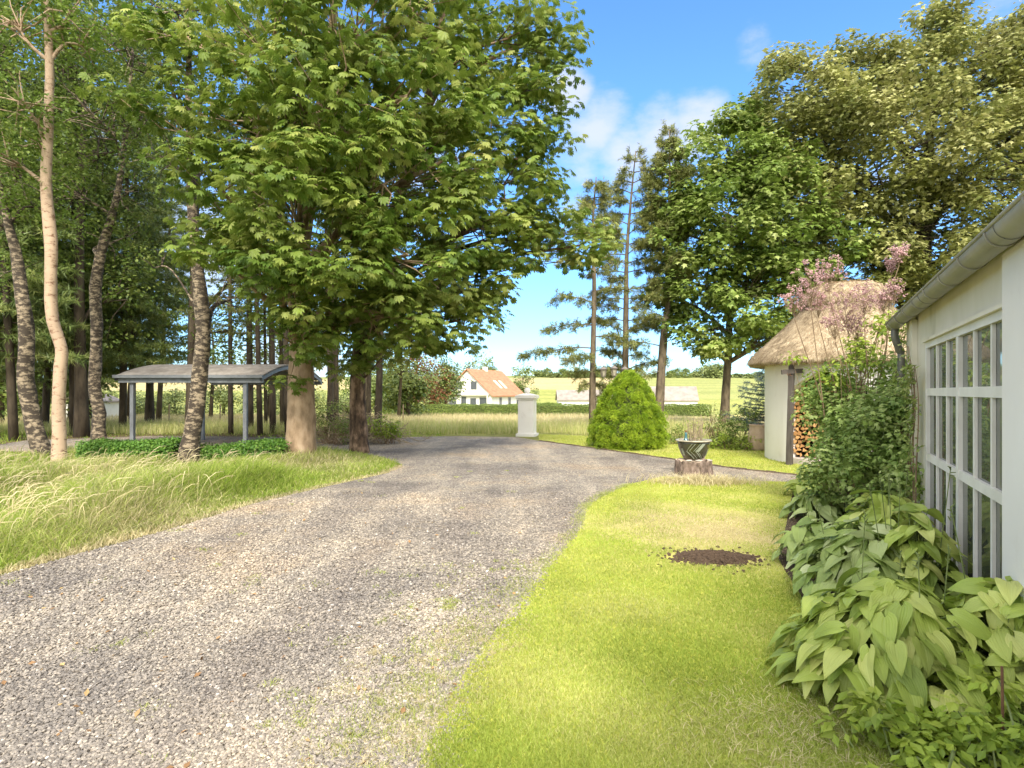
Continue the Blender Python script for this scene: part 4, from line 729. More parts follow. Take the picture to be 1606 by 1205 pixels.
# ---- white house on the right: local x runs along the wall, local y points out of it
HX, HYY = 2.9, 3.4; ang = math.atan2(.8856, .4644)
house = empty('white_house', (HX, HYY, 0), ang, label='long low whitewashed house with a zinc gutter and big multi pane window', cat='house')
T0, T1 = -7.5, 3.9; W0, W1, Z0, Z1 = -.24, 2.52, .16, 2.13
mb = MB(); mb.box(T0, W0, -.3, 0, -.1, 2.5); mb.box(W1, T1, -.3, 0, -.1, 2.5); mb.box(W0, W1, -.3, 0, -.1, Z0); mb.box(W0, W1, -.3, 0, Z1, 2.5)
mb.box(T1-.3, T1, -6.5, -.301, -.1, 2.5); mb.box(T0, T0+.3, -6.5, -.301, -.1, 2.5); mb.box(T0, T1, -6.8, -6.5, -.1, 2.5)
for t_ in (T0+.02, T1-.28): mb.add([(t_, 0, 2.5), (t_, -6.8, 2.5), (t_, -3.4, 4.4), (t_+.26, 0, 2.5), (t_+.26, -6.8, 2.5), (t_+.26, -3.4, 4.4)], (np.array([(0, 1, 2), (5, 4, 3)]), np.array([(0, 3, 4, 1), (1, 4, 5, 2), (2, 5, 3, 0)])))
w = mb.build('wall', M['old_wall'], house)
mb = MB(); mb.box(T0, W0+.01, .002, .05, -.1, 2.42); mb.build('projecting_wall', M['white_wall'], house)
mb = MB(); mb.box(3.05, 3.22, .002, .055, -.1, 2.42); mb.build('pilaster', M['old_wall'], house)
mb = MB()
for s in (-1, 1):
    y_ = -3.4+s*3.56; mb.add([(T0-.15, y_, 2.50), (T1+.12, y_, 2.50), (T1+.12, -3.4, 4.52), (T0-.15, -3.4, 4.52), (T0-.15, y_, 2.53), (T1+.12, y_, 2.53), (T1+.12, -3.4, 4.58), (T0-.15, -3.4, 4.58)],
           [(0, 1, 2, 3), (7, 6, 5, 4), (0, 4, 5, 1), (1, 5, 6, 2), (3, 7, 4, 0)])
mb.build('roof', M['roof_sheet'], house)
GR = .076; GY, GZ = .125, 2.472
def halfpipe(mb, t0, t1, r0, r1, a0=180, a1=360, k=14):
    th = np.radians(np.linspace(a0, a1, k)); V = []
    for t in (t0, t1):
        for r_ in (r0, r1): V += [(t, GY+r_*cos(a), GZ+r_*sin(a)) for a in th]
    Fq = []
    for i in range(k-1): Fq += [(i, i+1, k+i+1, k+i), (2*k+i, 3*k+i, 3*k+i+1, 2*k+i+1), (k+i, k+i+1, 3*k+i+1, 3*k+i), (i, 2*k+i, 2*k+i+1, i+1)]
    Fq += [(0, k, 3*k, 2*k), (k-1, 3*k-1, 4*k-1, 2*k-1)]; mb.add(V, np.array(Fq))
gt = MB(); halfpipe(gt, T0-.1, T1+.1, GR-.004, GR, 172, 368); gt.tube([(T0-.1, GY+GR, GZ+.012), (T1+.1, GY+GR, GZ+.012)], .011, 8); gut = gt.build('gutter', M['zinc'], house, True)
for t_ in np.arange(-6.8, 3.8, .62):
    br_ = MB(); halfpipe(br_, t_, t_+.022, GR+.001, GR+.007, 165, 372); br_.build('gutter_bracket', M['zinc'], gut)
for t_ in (-3.9, -.95, 1.35, 2.9):
    br_ = MB(); halfpipe(br_, t_+.2, t_+.206, GR+.001, GR+.003, 172, 368); br_.build('gutter_seam', M['zinc_dark'], gut)
mb = MB(); mb.tube(smooth_path([(3.8, GY, GZ-GR), (3.8, GY, GZ-GR-.1), (3.83, .07, GZ-.36), (3.84, .06, GZ-.5), (3.84, .06, .1)], 16), .04, 10); mb.build('downpipe', M['zinc_dark'], house, True)
# window: thick outer frame, two casement pairs, transoms, slim bars
mb = MB(); o_ = .055
mb.box(W0, W1, -.12, .012, Z1-o_, Z1); mb.box(W0, W1, -.12, .012, Z0, Z0+o_); mb.box(W0, W0+o_, -.12, .012, Z0+o_, Z1-o_); mb.box(W1-o_, W1, -.12, .012, Z0+o_, Z1-o_); 
mb.box(1.13-.04, 1.13+.04, -.12, .010, Z0+o_, Z1-o_); fr = mb.build('window', M['white_paint'], house)
cols = [W0+o_, .20, .655, 1.09, 1.17, 1.57, 2.02, W1-o_]
tr = MB()
for (a, b_) in ((W0+o_, 1.09), (1.17, W1-o_)):
    tr.box(a, b_, -.018, .006, 1.615, 1.685); tr.box(a, b_, -.018, .006, .985, 1.055)
tr.build('transom', M['white_paint'], fr)
rows_ = [(Z0+o_, .985), (1.055, 1.615), (1.685, Z1-o_)]
for t_ in (.215, .66, 1.575, 2.02):
    v = MB()
    for a, b_ in rows_: v.box(t_-.02, t_+.02, -.018, .001, a, b_)
    v.build('glazing_bar', M['white_paint'], fr)
mb = MB(); mb.box(W0+.03, W1-.03, -.024, -.019, Z0+.03, Z1-.03); mb.build('panes', M['glass'], fr)
mb = MB(); mb.box(W0-.03, W1+.03, .0125, .06, Z0-.05, Z0-.005); mb.build('window_sill', M['old_wall'], house); mb = MB(); mb.box(W0, W1+.02, .0125, .04, Z1+.002, Z1+.03); mb.build('drip_moulding', M['old_wall'], house)

# ---- thatched hut (round)
HC = np.array([8.05, 13.88]); HR = 1.775; HA = -R(30.1)
hut = empty('thatched_hut', (HC[0], HC[1], 0), HA, label='small round whitewashed hut with a capped thatched roof and an open firewood bay', cat='hut')
OA0, OA1 = R(-39.5), R(16)          # bay opening, angles from the side facing the drive
def cyl(r_, phi, z): return (r_*sin(phi), -r_*cos(phi), z)
def open_top(phi): u = (phi-OA0)/(OA1-OA0); return 1.66+.44*(1-abs(2*u-1)**1.6)
mb = MB(); RI = HR-.24; phis = np.unique(np.r_[np.linspace(-pi, OA0, 30), np.linspace(OA0, OA1, 19), np.linspace(OA1, pi, 34)])
for a_, b_ in zip(phis[:-1], phis[1:]):
    inside = a_ >= OA0-1e-6 and b_ <= OA1+1e-6; za, zb = (open_top(a_), open_top(b_)) if inside else (-.1, -.1)
    V = [cyl(HR, a_, za), cyl(HR, b_, zb), cyl(HR, b_, 2.45), cyl(HR, a_, 2.45), cyl(RI, a_, za), cyl(RI, b_, zb), cyl(RI, b_, 2.45), cyl(RI, a_, 2.45)]
    mb.add(V, [(0, 1, 2, 3), (5, 4, 7, 6)]+([(0, 4, 5, 1)] if inside else []))
for ph, fl_ in ((OA0, 0), (OA1, 1)):
    V = [cyl(HR, ph, -.1), cyl(RI, ph, -.1), cyl(RI, ph, open_top(ph)), cyl(HR, ph, open_top(ph))]; mb.add(V, [(0, 1, 2, 3) if fl_ else (3, 2, 1, 0)])
mb.build('wall', M['white_wall'], hut)
mb = MB(); k = 14; ps = np.linspace(OA0+.01, OA1-.01, k); V = []
for z_ in (.0, .14):
    for r_ in (HR+.04, HR-1.0): V += [cyl(r_, p_, z_) if r_ > 1 else (sin(p_)*HR*.95, -HR+1.1, z_) for p_ in ps]
mb.add(V, [(2*k+i, 2*k+i+1, 3*k+i+1, 3*k+i) for i in range(k-1)]+[(i, i+1, 2*k+i+1, 2*k+i) for i in range(k-1)]); mb.build('plinth', M['concrete'], hut)
mb = MB(); mb.box(-1.35, 1.2, -.55, -.5, .0, 2.4); mb.build('inner_wall', M['dark_inside'], hut)
def ring(a, b_, ex, z, n=72, jit=0., q=None):
    th = np.linspace(0, 2*pi, n, endpoint=False); c_, s_ = np.cos(th), np.sin(th)
    j = 1+jit*(q.normal(0, 1, n) if q is not None else 0)
    return np.c_[a*c_*j, b_*s_*j, np.full(n, z)+(jit*.8*q.normal(0, 1, n) if q is not None else 0)]
def loft(mb, rings, cap=True):
    n = len(rings[0]); i = np.arange(len(rings)-1)[:, None]*n; j = np.arange(n)[None]; kk = (j+1) % n; V = np.concatenate(rings)
    f = np.stack([i+j, i+kk, i+n+kk, i+n+j], -1).reshape(-1, 4)
    mb.add(V, f); return V
q = np.random.default_rng(6); pr = [(HR-.1, 2.50), (2.04, 2.27), (2.13, 2.30), (2.17, 2.38), (2.10, 2.50), (1.90, 2.70), (1.58, 3.00), (1.24, 3.34), (.98, 3.62), (.84, 3.78)]
pr = [(r_, r_, 2, z_) for r_, z_ in pr]
pts_ = np.array(pr); fine = np.array([[np.interp(t, range(len(pr)), pts_[:, c]) for c in range(4)] for t in np.linspace(0, len(pr)-1, 40)])
mb = MB(); loft(mb, [ring(a, b_, e_, z_, n=110, jit=.008, q=q) for a, b_, e_, z_ in fine])
roof_o = mb.build('roof', M['straw_thatch'], hut, True)
cp = [(.84, 3.68), (.93, 3.68), (.98, 3.76), (.97, 3.88), (.88, 4.05), (.70, 4.19), (.40, 4.27), (.02, 4.30)]; cp = [(r_, r_, 2, z_) for r_, z_ in cp]
cf = np.array(cp); cf = np.array([[np.interp(t, range(len(cp)), cf[:, c]) for c in range(4)] for t in np.linspace(0, len(cp)-1, 22)])
mb = MB(); loft(mb, [ring(a, b_, e_, z_, n=90, jit=.016, q=q) for a, b_, e_, z_ in cf]); cap_o = mb.build('roof_cap', M['straw_thatch'], roof_o, True)
def strands(prof, n, ln, lift, w, q):
    prof = np.array(prof); t = q.uniform(0, len(prof)-1.01, n); th = q.uniform(0, 2*pi, n)
    def S(t, th):
        a, b_, e_, z_ = [np.interp(t, range(len(prof)), prof[:, c]) for c in range(4)]
        return np.c_[a*np.cos(th), b_*np.sin(th), z_]
    P = S(t, th); U = nrm(S(t+.02, th)-P); Tn = nrm(S(t, th+.01)-P); Nn = nrm(np.cross(Tn, U)); s_ = np.sign(np.sum(Nn*(P-np.array([0, 0, 2.6])), -1, keepdims=True)); Nn = Nn*s_
    L_ = ln*q.uniform(.5, 1.3, n); dn = nrm(-U+Tn*q.normal(0, .45, (n, 1))+Nn*q.uniform(-.02, lift, (n, 1)))
    A = P+Nn*.004; B2 = A+dn*L_[:, None]; V = np.stack([A-Tn*w, A+Tn*w, B2+Tn*w*.4], 1); return V.reshape(-1, 3), np.arange(3*n).reshape(-1, 3), np.repeat(np.clip(q.normal(.5, .28, n)+.12*np.sin(th*9+t*3)+.1*np.sin(th*23), 0, 1), 3)
mb = MB(); mb.add(*strands(pr[3:], 42000, .13, .30, .005, q)); mb.add(*strands(pr[1:5], 9000, .07, .3, .005, q)); mb.build('thatch_straw', M['thatch_strand'], roof_o)
mb = MB(); mb.add(*strands(cp[1:7], 11000, .11, .5, .005, q)); mb.build('thatch_straw', M['thatch_strand'], cap_o)
# firewood: split logs, ends outward
protos = []
for v_ in range(6):
    q = np.random.default_rng(40+v_); k_ = [3, 4, 3, 5, 4, 6][v_]; th = np.sort(q.uniform(0, 2*pi, k_)) if v_ > 3 else np.linspace(0, 2*pi, k_, endpoint=False)+q.uniform(0, 1, k_)*.5
    r_ = .058*q.uniform(.8, 1.15, k_); A = np.c_[r_*np.cos(th), np.full(k_, -.16), r_*np.sin(th)]; Bk = A*[1.04, 1, 1.04]+[0, .32, 0]
    mb = MB(); mb.add(np.r_[A, Bk, [[0, -.163, 0]]], (np.array([(2*k_, i, (i+1) % k_) for i in range(k_)]), np.array([(i, (i+1) % k_, k_+(i+1) % k_, k_+i) for i in range(k_)])), q.uniform(.2, .9)); protos.append(mb)
first = {}
q = np.random.default_rng(4); cnt_ = 0
for r_ in range(18):
    for c_ in range(13):
        x = -1.06+.105*c_+(.05 if r_ % 2 else 0)+q.normal(0, .008); z = .205+.098*r_+q.normal(0, .006)
        if x > .42 or z > 2.02-.55*abs(x+.35)**1.5: continue
        v_ = int(q.integers(0, 6))
        if v_ not in first: o = protos[v_].build('split_log', M['log']); first[v_] = o
        else: o = first[v_].copy(); COL.objects.link(o)
        yl = -HR*math.sqrt(1-(min(abs(x)+.05, 1.3)/HR)**2)*.55-.62+q.normal(0, .02); yl = -1.12+q.normal(0, .02); o.location = (HC[0]+x*cos(HA)-yl*sin(HA), HC[1]+x*sin(HA)+yl*cos(HA), z); o.rotation_mode = 'XYZ'; o.rotation_euler = (Matrix.Rotation(HA, 3, 'Z')@Matrix.Rotation(q.uniform(0, 6.28), 3, 'Y')).to_euler(); s = q.uniform(.85, 1.12); o.scale = (s, 1, s)
        tag(o, 'split firewood log with pale end stacked in the bay of the thatched hut', 'log', 'split logs stacked in the hut bay')

# ---- wooden post with cross arm
mb = MB(); b0 = g(1238, 730); pc = empty('wooden_post', b0, label='dark weathered post with a short cross arm in front of the hut', cat='post')
def lbox(name, mat, parent, *a, M_=None): mb = MB(); mb.box(*a, M=M_); return mb.build(name, mat, parent)
mb = MB(); P_ = np.array([(0, 0, -.1), (.01, 0, .6), (.03, 0, 1.3), (.045, 0, 2.0), (.05, 0, 2.38)]); 
mb.tube(smooth_path(P_, 14), np.linspace(.088, .068, 14), 4, wob=.03, seed=3)
mb.build('post', M['post_wood'], pc)
lbox('cross_arm', M['post_wood'], pc, -.24, .24, -.085, -.052, 2.06, 2.16, M_=Matrix.Translation((.03, 0, 0))@Matrix.Translation((0, 0, 2.1))@Matrix.Rotation(R(-4), 4, 'Y')@Matrix.Translation((0, 0, -2.1)))
mb = MB(); mb.tube([(-.03, -.09, 2.06), (-.03, -.10, 2.02), (0, -.10, 2.01)], .008, 5); mb.tube([(-.09, -.09, 2.06), (-.09, -.10, 2.03), (-.07, -.1, 2.02)], .008, 5); mb.build('hook', M['rust'], pc)

# ---- gate pillar with ball
b0 = g(827, 684); pil = empty('gate_pillar', b0, R(-14), label='white gate pillar with a moulded cap and ball finial at the end of the drive', cat='pillar')
mb = MB(); mb.box(-.36, .36, -.36, .36, -.1, .10); mb.build('base', M['white_wall'], pil)
mb = MB(); mb.box(-.29, .29, -.29, .29, .102, 1.36); mb.build('shaft', M['white_wall'], pil)
mb = MB(); mb.box(-.33, .33, -.33, .33, 1.362, 1.42); mb.box(-.38, .38, -.38, .38, 1.422, 1.52); mb.add([(-.36, -.36, 1.522), (.36, -.36, 1.522), (.36, .36, 1.522), (-.36, .36, 1.522), (-.1, -.1, 1.60), (.1, -.1, 1.60), (.1, .1, 1.60), (-.1, .1, 1.60)], [(0, 1, 5, 4), (1, 2, 6, 5), (2, 3, 7, 6), (3, 0, 4, 7), (4, 5, 6, 7)]); mb.build('cap', M['white_wall'], pil)
mb = MB(); th = np.linspace(-pi/2+.3, pi/2, 12); mb.lathe(np.c_[.115*np.cos(th)+1e-4, 1.70+.115*np.sin(th)], sides=20); mb.build('ball_finial', M['white_wall'], pil, True)

# ---- glazed pot on a stump
b0 = np.array(g(1088, 744)); b0[2] = 0; stump = empty('tree_stump', tuple(b0), label='low sawn tree stump carrying the glazed pot', cat='stump')
q = np.random.default_rng(2); th = np.linspace(0, 2*pi, 40, endpoint=False); sh = 1+.06*np.sin(3*th+1)+.04*np.sin(7*th)+.02*q.normal(0, 1, 40)
mb = MB(); V = []
for z_, s_ in ((-.05, 1.08), (.08, 1.02), (.16, 1.0), (.27, .98), (.285, .95)): V.append(np.c_[.36*s_*sh*np.cos(th), .36*s_*sh*np.sin(th), np.full(40, z_)+.01*q.normal(0, 1, 40)])
loft(mb, V); mb.build('bark', M['stump'], stump)
mb = MB(); mb.add(np.r_[V[-1], [[0, 0, .285]]], np.array([[40, i, (i+1) % 40] for i in range(40)])); mb.build('cut_face', M['cut_wood'], stump)
pot = empty('glazed_pot', (b0[0], b0[1], .29), label='round dark olive glazed pot with pale zigzag pattern, on the stump', cat='flower pot')
prof = np.array([(.0, 0), (.165, 0), (.20, .03), (.255, .14), (.295, .25), (.312, .34), (.315, .37)]); mb = MB(); mb.lathe(np.r_[prof, [(.29, .37), (.27, .33), (.001, .32)]], sides=40); mb.build('body', M['glaze'], pot, True)
mb = MB(); mb.lathe([(.300, .371), (.345, .375), (.352, .39), (.345, .405), (.295, .405), (.290, .372)], sides=40); mb.build('rim', M['rim'], pot, True)
mb = MB(); 
def strip(mb, a0, z0_, a1, z1_, w, n=10):
    t = np.linspace(0, 1, n); a = np.radians(a0+(a1-a0)*t); z_ = z0_+(z1_-z0_)*t; V = []
    for s in (-1, 1):
        aa = a+s*w; rr_ = np.interp(z_, prof[:, 1], prof[:, 0])+.003; V.append(np.c_[rr_*np.cos(aa), rr_*np.sin(aa), z_])
    mb.add(np.concatenate(V), [(i, i+1, n+i+1, n+i) for i in range(n-1)])
for base_a in (-90, 30, 150):
    for o__, w_ in ((-38, .018), (-27, .02), (-10, .02), (4, .13)): strip(mb, base_a+o__+16, .345, base_a+o__-8, .19, w_)
    for o__, w_ in ((-38, .05), (-22, .02), (-2, .03), (6, .02)): strip(mb, base_a+o__-8, .19, base_a+o__+22, .045, w_)
    strip(mb, base_a+55, .10, base_a+52, .24, .10)
mb.build('glaze_pattern', M['glaze_light'], pot)
mb = MB(); mb.lathe([(.001, .335), (.15, .34), (.288, .330)], sides=24); mb.build('potting_soil', M['soil'], pot)
shr = empty('potted_shrub', (b0[0], b0[1], .62), label='sparse twiggy plant growing in the glazed pot', cat='plant'); mb = MB(); lb_ = MB(); q = np.random.default_rng(12); PP = []
for k in range(34):
    a = q.uniform(0, 6.28); r_ = q.uniform(0, .16); s = np.array([r_*cos(a), r_*sin(a), -.01]); e = s+np.array([q.normal(.03, .14), q.normal(0, .12), q.uniform(.28, .62)]); m_ = (s+e)/2+q.normal(0, .03, 3)
    p = smooth_path([s, m_, e], 6); mb.tube(p, np.linspace(.008, .0035, 6), 4, cap=False)
    for j in range(3):
        c_ = p[q.integers(2, 5)]; mb.tube([c_, c_+q.normal(0, .05, 3)+[0, 0, .06]], [.004, .002], 3, cap=False)
    PP.append(p[2:]+q.normal(0, .025, (4, 3)))
P = np.concatenate(PP); n = len(P); X, Y_, Z = frames(sphere_dirs(n, q), sphere_dirs(n, q)); lb_.inst(*TPL['oval'], P, X, Y_, Z, .028, q.random(n))
mb.build('stems', M['twig'], shr); lb_.build('leaves', M['pale_leaf'], shr)
orn = empty('garden_ornament', (b0[0]-.20, b0[1]-.14, .625), label='small blue green glazed ornament with a tall neck at the left edge of the pot', cat='ornament')
mb = MB(); mb.lathe([(.001, 0), (.06, 0), (.068, .03), (.05, .07), (.03, .10), (.022, .18), (.026, .22), (.001, .225)], sides=16); mb.build('body', M['blue_glaze'], orn, True)
mb = MB(); mb.lathe([(.001, .226), (.02, .227), (.024, .24), (.014, .262), (.001, .268)], sides=12); mb.build('top_knob', M['rust'], orn, True)
for i, (dx, dy, s, lab) in enumerate([(-.17, -.25, .05, 'flat pale stone on the left front of the stump'), (.02, -.28, .055, 'larger flat pale stone at the front middle of the stump top'), (.24, -.2, .045, 'pale stone at the right front of the stump'), (.12, -.25, .045, 'round brown stone leaning on the pot foot')]):
    q = np.random.default_rng(i); mb = MB(); bm = bmesh.new(); bmesh.ops.create_icosphere(bm, subdivisions=2, radius=1); V = np.array([v.co[:] for v in bm.verts]); Fc = np.array([[v.index for v in f.verts] for f in bm.faces]); bm.free()
    V = V*(1+.1*q.normal(0, 1, (len(V), 1)))*[s*1.5, s, s*(.4 if i < 3 else .7)]; mb.add(V, Fc); o = mb.build('stone', M['concrete'] if i < 3 else M['stump'], None, True); o.location = (b0[0]+dx, b0[1]+dy, .285+s*(.35 if i < 3 else .65)); tag(o, lab, 'stone', 'stones on the stump')

# ---- garden lamp post with three lanterns
b0 = g(963, 696); b0 = (b0[0], 18.3*1.0, 0); lx = (963-CX)/F*18.3
lamp = empty('garden_lamp', (lx, 18.3, 0), label='old garden lamp post with three lanterns behind the round topped dwarf conifer', cat='street lamp')
mb = MB(); mb.tube([(0, 0, 0), (0, 0, .25), (0, 0, .3), (0, 0, 2.05)], [.07, .07, .035, .028], 10); mb.build('pole', M['lamp_metal'], lamp, True)
mb = MB(); mb.tube(smooth_path([(-.34, 0, 2.1), (-.2, 0, 2.0), (0, 0, 2.02), (.2, 0, 2.0), (.34, 0, 2.1)], 16), .014, 6); mb.tube([(0, 0, 2.0), (0, 0, 2.14)], .02, 6); mb.build('arm', M['lamp_metal'], lamp, True)
for dx in (-.34, 0, .34):
    z_ = 2.12+(.03 if dx == 0 else 0); mb = MB(); mb.lathe([(.06, z_), (.07, z_+.012), (.07, z_+.02)], (dx, 0, 0), 6)
    for a in range(6): mb.tube([(dx+.066*cos(a*pi/3), .066*sin(a*pi/3), z_+.02), (dx+.105*cos(a*pi/3), .105*sin(a*pi/3), z_+.24)], .007, 4)
    mb.lathe([(.125, z_+.24), (.13, z_+.25), (.06, z_+.315), (.02, z_+.335), (.022, z_+.36), (.001, z_+.375)], (dx, 0, 0), 12); ln_ = mb.build('lantern', M['lamp_metal'], lamp)
    mb = MB(); mb.lathe([(.001, z_+.021), (.06, z_+.022), (.097, z_+.238), (.001, z_+.239)], (dx, 0, 0), 6); mb.build('lantern_glass', M['rim'], ln_)

# ---- carport
cpt = empty('carport', (-8.8, 18.6, 0), label='open carport with grey steel posts and a shallow arched roof', cat='carport')
cx0, cx1, cyf, cyb = -11.05, -6.95, 16.0, 21.0; EZ = 2.05
def cz(y): u = (y-cyf)/(cyb-cyf); return EZ+.02+.42*(1-(2*u-1)**2)
n = 26; ysr = np.linspace(cyf-.05, cyb+.05, n); th_ = .05; nxr = 55; xsr = np.linspace(cx0, cx1, nxr)
top_ = np.array([[(x-(-8.8), y-18.6, cz(min(max(y, cyf), cyb))+.03+.012*cos(i*pi)) for i, x in enumerate(xsr)] for y in ysr]); bot = top_-[0, 0, .035]
V = np.concatenate([top_.reshape(-1, 3), bot.reshape(-1, 3)]); i = np.arange(n-1)[:, None]*nxr; j = np.arange(nxr-1)[None]; ft = np.stack([i+j, i+j+1, i+nxr+j+1, i+nxr+j], -1).reshape(-1, 4); mb = MB(); o2 = n*nxr
sidef = [(a, a+1, a+1+o2, a+o2) for a in range(nxr-1)]+[((n-1)*nxr+a, (n-1)*nxr+a+1, (n-1)*nxr+a+1+o2, (n-1)*nxr+a+o2) for a in range(nxr-1)]+[(a*nxr, (a+1)*nxr, (a+1)*nxr+o2, a*nxr+o2) for a in range(n-1)]+[(a*nxr+nxr-1, (a+1)*nxr+nxr-1, (a+1)*nxr+nxr-1+o2, a*nxr+nxr-1+o2) for a in range(n-1)]
mb.add(V, np.concatenate([ft, ft[:, ::-1]+o2, sidef])); mb.build('roof', M['carport_roof'], cpt)
mb = MB(); mb.box(cx0+.08+8.8, cx1+8.8, cyf-18.6-.02, cyf-18.6+.08, EZ-.14, EZ-.005); mb.build('front_beam', M['steel'], cpt)
mb = MB(); mb.box(cx0+.08+8.8, cx1+8.8, cyb-18.6-.08, cyb-18.6+.02, EZ-.14, EZ-.005); mb.build('rear_beam', M['steel'], cpt)
mb = MB(); mb.box(cx0-.02+8.8, cx1+.04+8.8, cyf-18.6-.12, cyf-18.6-.03, EZ-.01, EZ+.075); mb.build('gutter', M['steel'], cpt)
for xx in (cx0+.02, cx1-.03):
    mb = MB()
    for k in range(n-1):
        a, b_ = ysr[k]-18.6, ysr[k+1]-18.6; za, zb = cz(min(max(ysr[k], cyf), cyb)), cz(min(max(ysr[k+1], cyf), cyb)); x_ = xx+8.8
        mb.add([(x_-.02, a, za-.11), (x_+.02, a, za-.11), (x_+.02, a, za-.012), (x_-.02, a, za-.012), (x_-.02, b_, zb-.11), (x_+.02, b_, zb-.11), (x_+.02, b_, zb-.012), (x_-.02, b_, zb-.012)], [(0, 4, 5, 1), (1, 5, 6, 2), (2, 6, 7, 3), (3, 7, 4, 0)])
    mb.build('arched_fascia', M['steel'], cpt)
for yy in (17.2, 18.6, 19.9): mb = MB(); mb.box(cx0+.1+8.8, cx1-.1+8.8, yy-18.63, yy-18.57, cz(yy)-.10, cz(yy)-.01); mb.build('rafter', M['steel'], cpt)
for (px_, Yp) in ((208, 16.1), (385, 16.1), (318, 19.6), (484, 20.6)):
    x_ = (px_-CX)/F*Yp+8.8; y_ = Yp-18.6; mb = MB(); mb.box(x_-.05, x_+.05, y_-.05, y_+.05, -.1, (EZ-.142) if Yp < 17 or Yp > 20.5 else cz(Yp)-.012); mb.build('post', M['steel'], cpt)

# ---- far white house with red roof
def house_box(name, label, px, Y, rz, wd, ln_, wall_h, roof_h, roofmat, wins, extra=None, over=.35, hz0=None):
    z0_ = float(height(Y))-.1 if hz0 is None else hz0; x_ = (px-CX)/F*Y; h = empty(name, (x_, Y, z0_), rz, label=label, cat='house')
    mb = MB(); A = [(0, 0, 0), (wd, 0, 0), (wd, 0, wall_h), (wd/2, 0, wall_h+roof_h), (0, 0, wall_h)]; Bk = [(a, ln_, c) for a, _, c in A]
    mb.add(A+Bk, (np.array([(0, 1, 2, 4), (5, 9, 7, 6), (0, 4, 9, 5), (1, 6, 7, 2)]), np.array([(4, 2, 3), (9, 8, 7)]))); mb.build('wall', M['white_wall'], h)
    mb = MB(); s = roof_h/(wd/2)
    for sd in (0, 1):
        e = (-over, wall_h-over*s) if sd == 0 else (wd+over, wall_h-over*s); t_ = (wd/2, wall_h+roof_h); dz = .16
        V = [(e[0], -over, e[1]+.03), (e[0], ln_+over, e[1]+.03), (t_[0], ln_+over, t_[1]+.03), (t_[0], -over, t_[1]+.03)]; V2 = [(a, b__, c+dz) for a, b__, c in V]
        mb.add(V+V2, [(0, 1, 2, 3), (7, 6, 5, 4), (0, 4, 5, 1), (1, 5, 6, 2), (3, 7, 4, 0)] if sd else [(3, 2, 1, 0), (4, 5, 6, 7), (0, 1, 5, 4), (1, 2, 6, 5), (3, 0, 4, 7)])
    rf = mb.build('roof', roofmat, h)
    for (side, u0, u1, v0, v1) in wins:
        fm = MB(); gm = MB()
        if side == 'g': fm.box(u0-.1, u1+.1, -.05, -.003, v0-.1, v1+.1); gm.box(u0, u1, -.07, -.053, v0, v1)
        else: fm.box(wd+.003, wd+.05, u0-.1, u1+.1, v0-.1, v1+.1); gm.box(wd+.053, wd+.07, u0, u1, v0, v1)
        f_ = fm.build('window', M['white_paint'], h); gm.build('pane', M['far_glass'], f_)
    return h, rf
fh, rf = house_box('white_cottage', 'far white gabled house with a red tiled roof and skylights', 697, 88, R(-26), 8.2, 11.0, 2.5, 3.75, M['tile_red'],
    [('g', 2.1, 3.1, 3.3, 4.5), ('g', 4.7, 5.7, 3.3, 4.5), ('g', .9, 2.2, .3, 2.0), ('g', 2.8, 3.9, .3, 2.2), ('g', 4.6, 5.6, .3, 2.0), ('g', 6.2, 7.4, .3, 2.1), ('s', 2.4, 3.2, .9, 2.1), ('s', 5.4, 6.3, .9, 2.1), ('s', 8.4, 9.2, .9, 2.1)])
s = 3.75/4.1
for yk in (4.6, 6.3):
    mb = MB(); V = []
    for (u, v) in ((.9, 0), (2.2, 0), (2.2, .75), (.9, .75)): V.append((8.2-u, yk+v, 2.5+u*s+.23))
    mb.add(V, [(0, 3, 2, 1)]); mb.add([(a, b_, c-.06) for a, b_, c in V]+V, [(0, 1, 5, 4), (1, 2, 6, 5), (2, 3, 7, 6), (3, 0, 4, 7)]); mb.build('skylight', M['white_paint'], rf)
mb = MB(); mb.box(.3, 7.9, -.5, -.08, 2.42, 2.56); mb.build('porch_beam', M['white_paint'], fh)
for x_ in (.35, 3.0, 7.6): mb = MB(); mb.box(x_, x_+.18, -.45, -.25, 0, 2.41); mb.build('porch_post', M['white_paint'], fh)
mb = MB(); mb.box(3.8, 4.4, 5.2, 5.9, 6.0, 6.9); mb.build('chimney', M['white_wall'], rf)
bd, rf2 = house_box('farm_wing', 'low white farm wing with grey roof left of the dwarf conifer, far off', 958, 98, R(90), 4.6, 8.9, 1.55, 1.55, M['grey_roof'], [('s', 2, 3.2, .3, .9)], over=.25)
bd, rf2 = house_box('farm_house', 'white farm gable with dark eaves showing behind the lamp post and dwarf conifer', 949, 96, R(-20), 5.2, 9.5, 1.5, 2.3, M['grey_roof'], [], over=.3)
bd, rf2 = house_box('farm_wing', 'white farm wing with grey roof and a dormer right of the dwarf conifer', 1094, 98, R(82), 5.0, 8.0, 1.5, 2.2, M['grey_roof'], [('s', 5.5, 6.4, .3, 1.1)], over=.25)
mb = MB(); mb.add([(4.1, 2.2, 2.1), (4.1, 4.6, 2.1), (2.6, 2.2, 3.2), (2.6, 4.6, 3.2), (4.1, 3.4, 2.9)], (np.array([(0, 1, 4), (0, 4, 2), (1, 3, 4), (2, 4, 3)]),)); mb.build('dormer', M['roof_sheet'], bd)
sh_, _ = house_box('garden_shed', 'small pale shed with green grey roof glimpsed through the left wood', 96, 47, R(-8), 2.6, 3., 1.5, .5, M['grey_roof'], [('g', 1.7, 2.2, .3, 1.2)], over=.2)
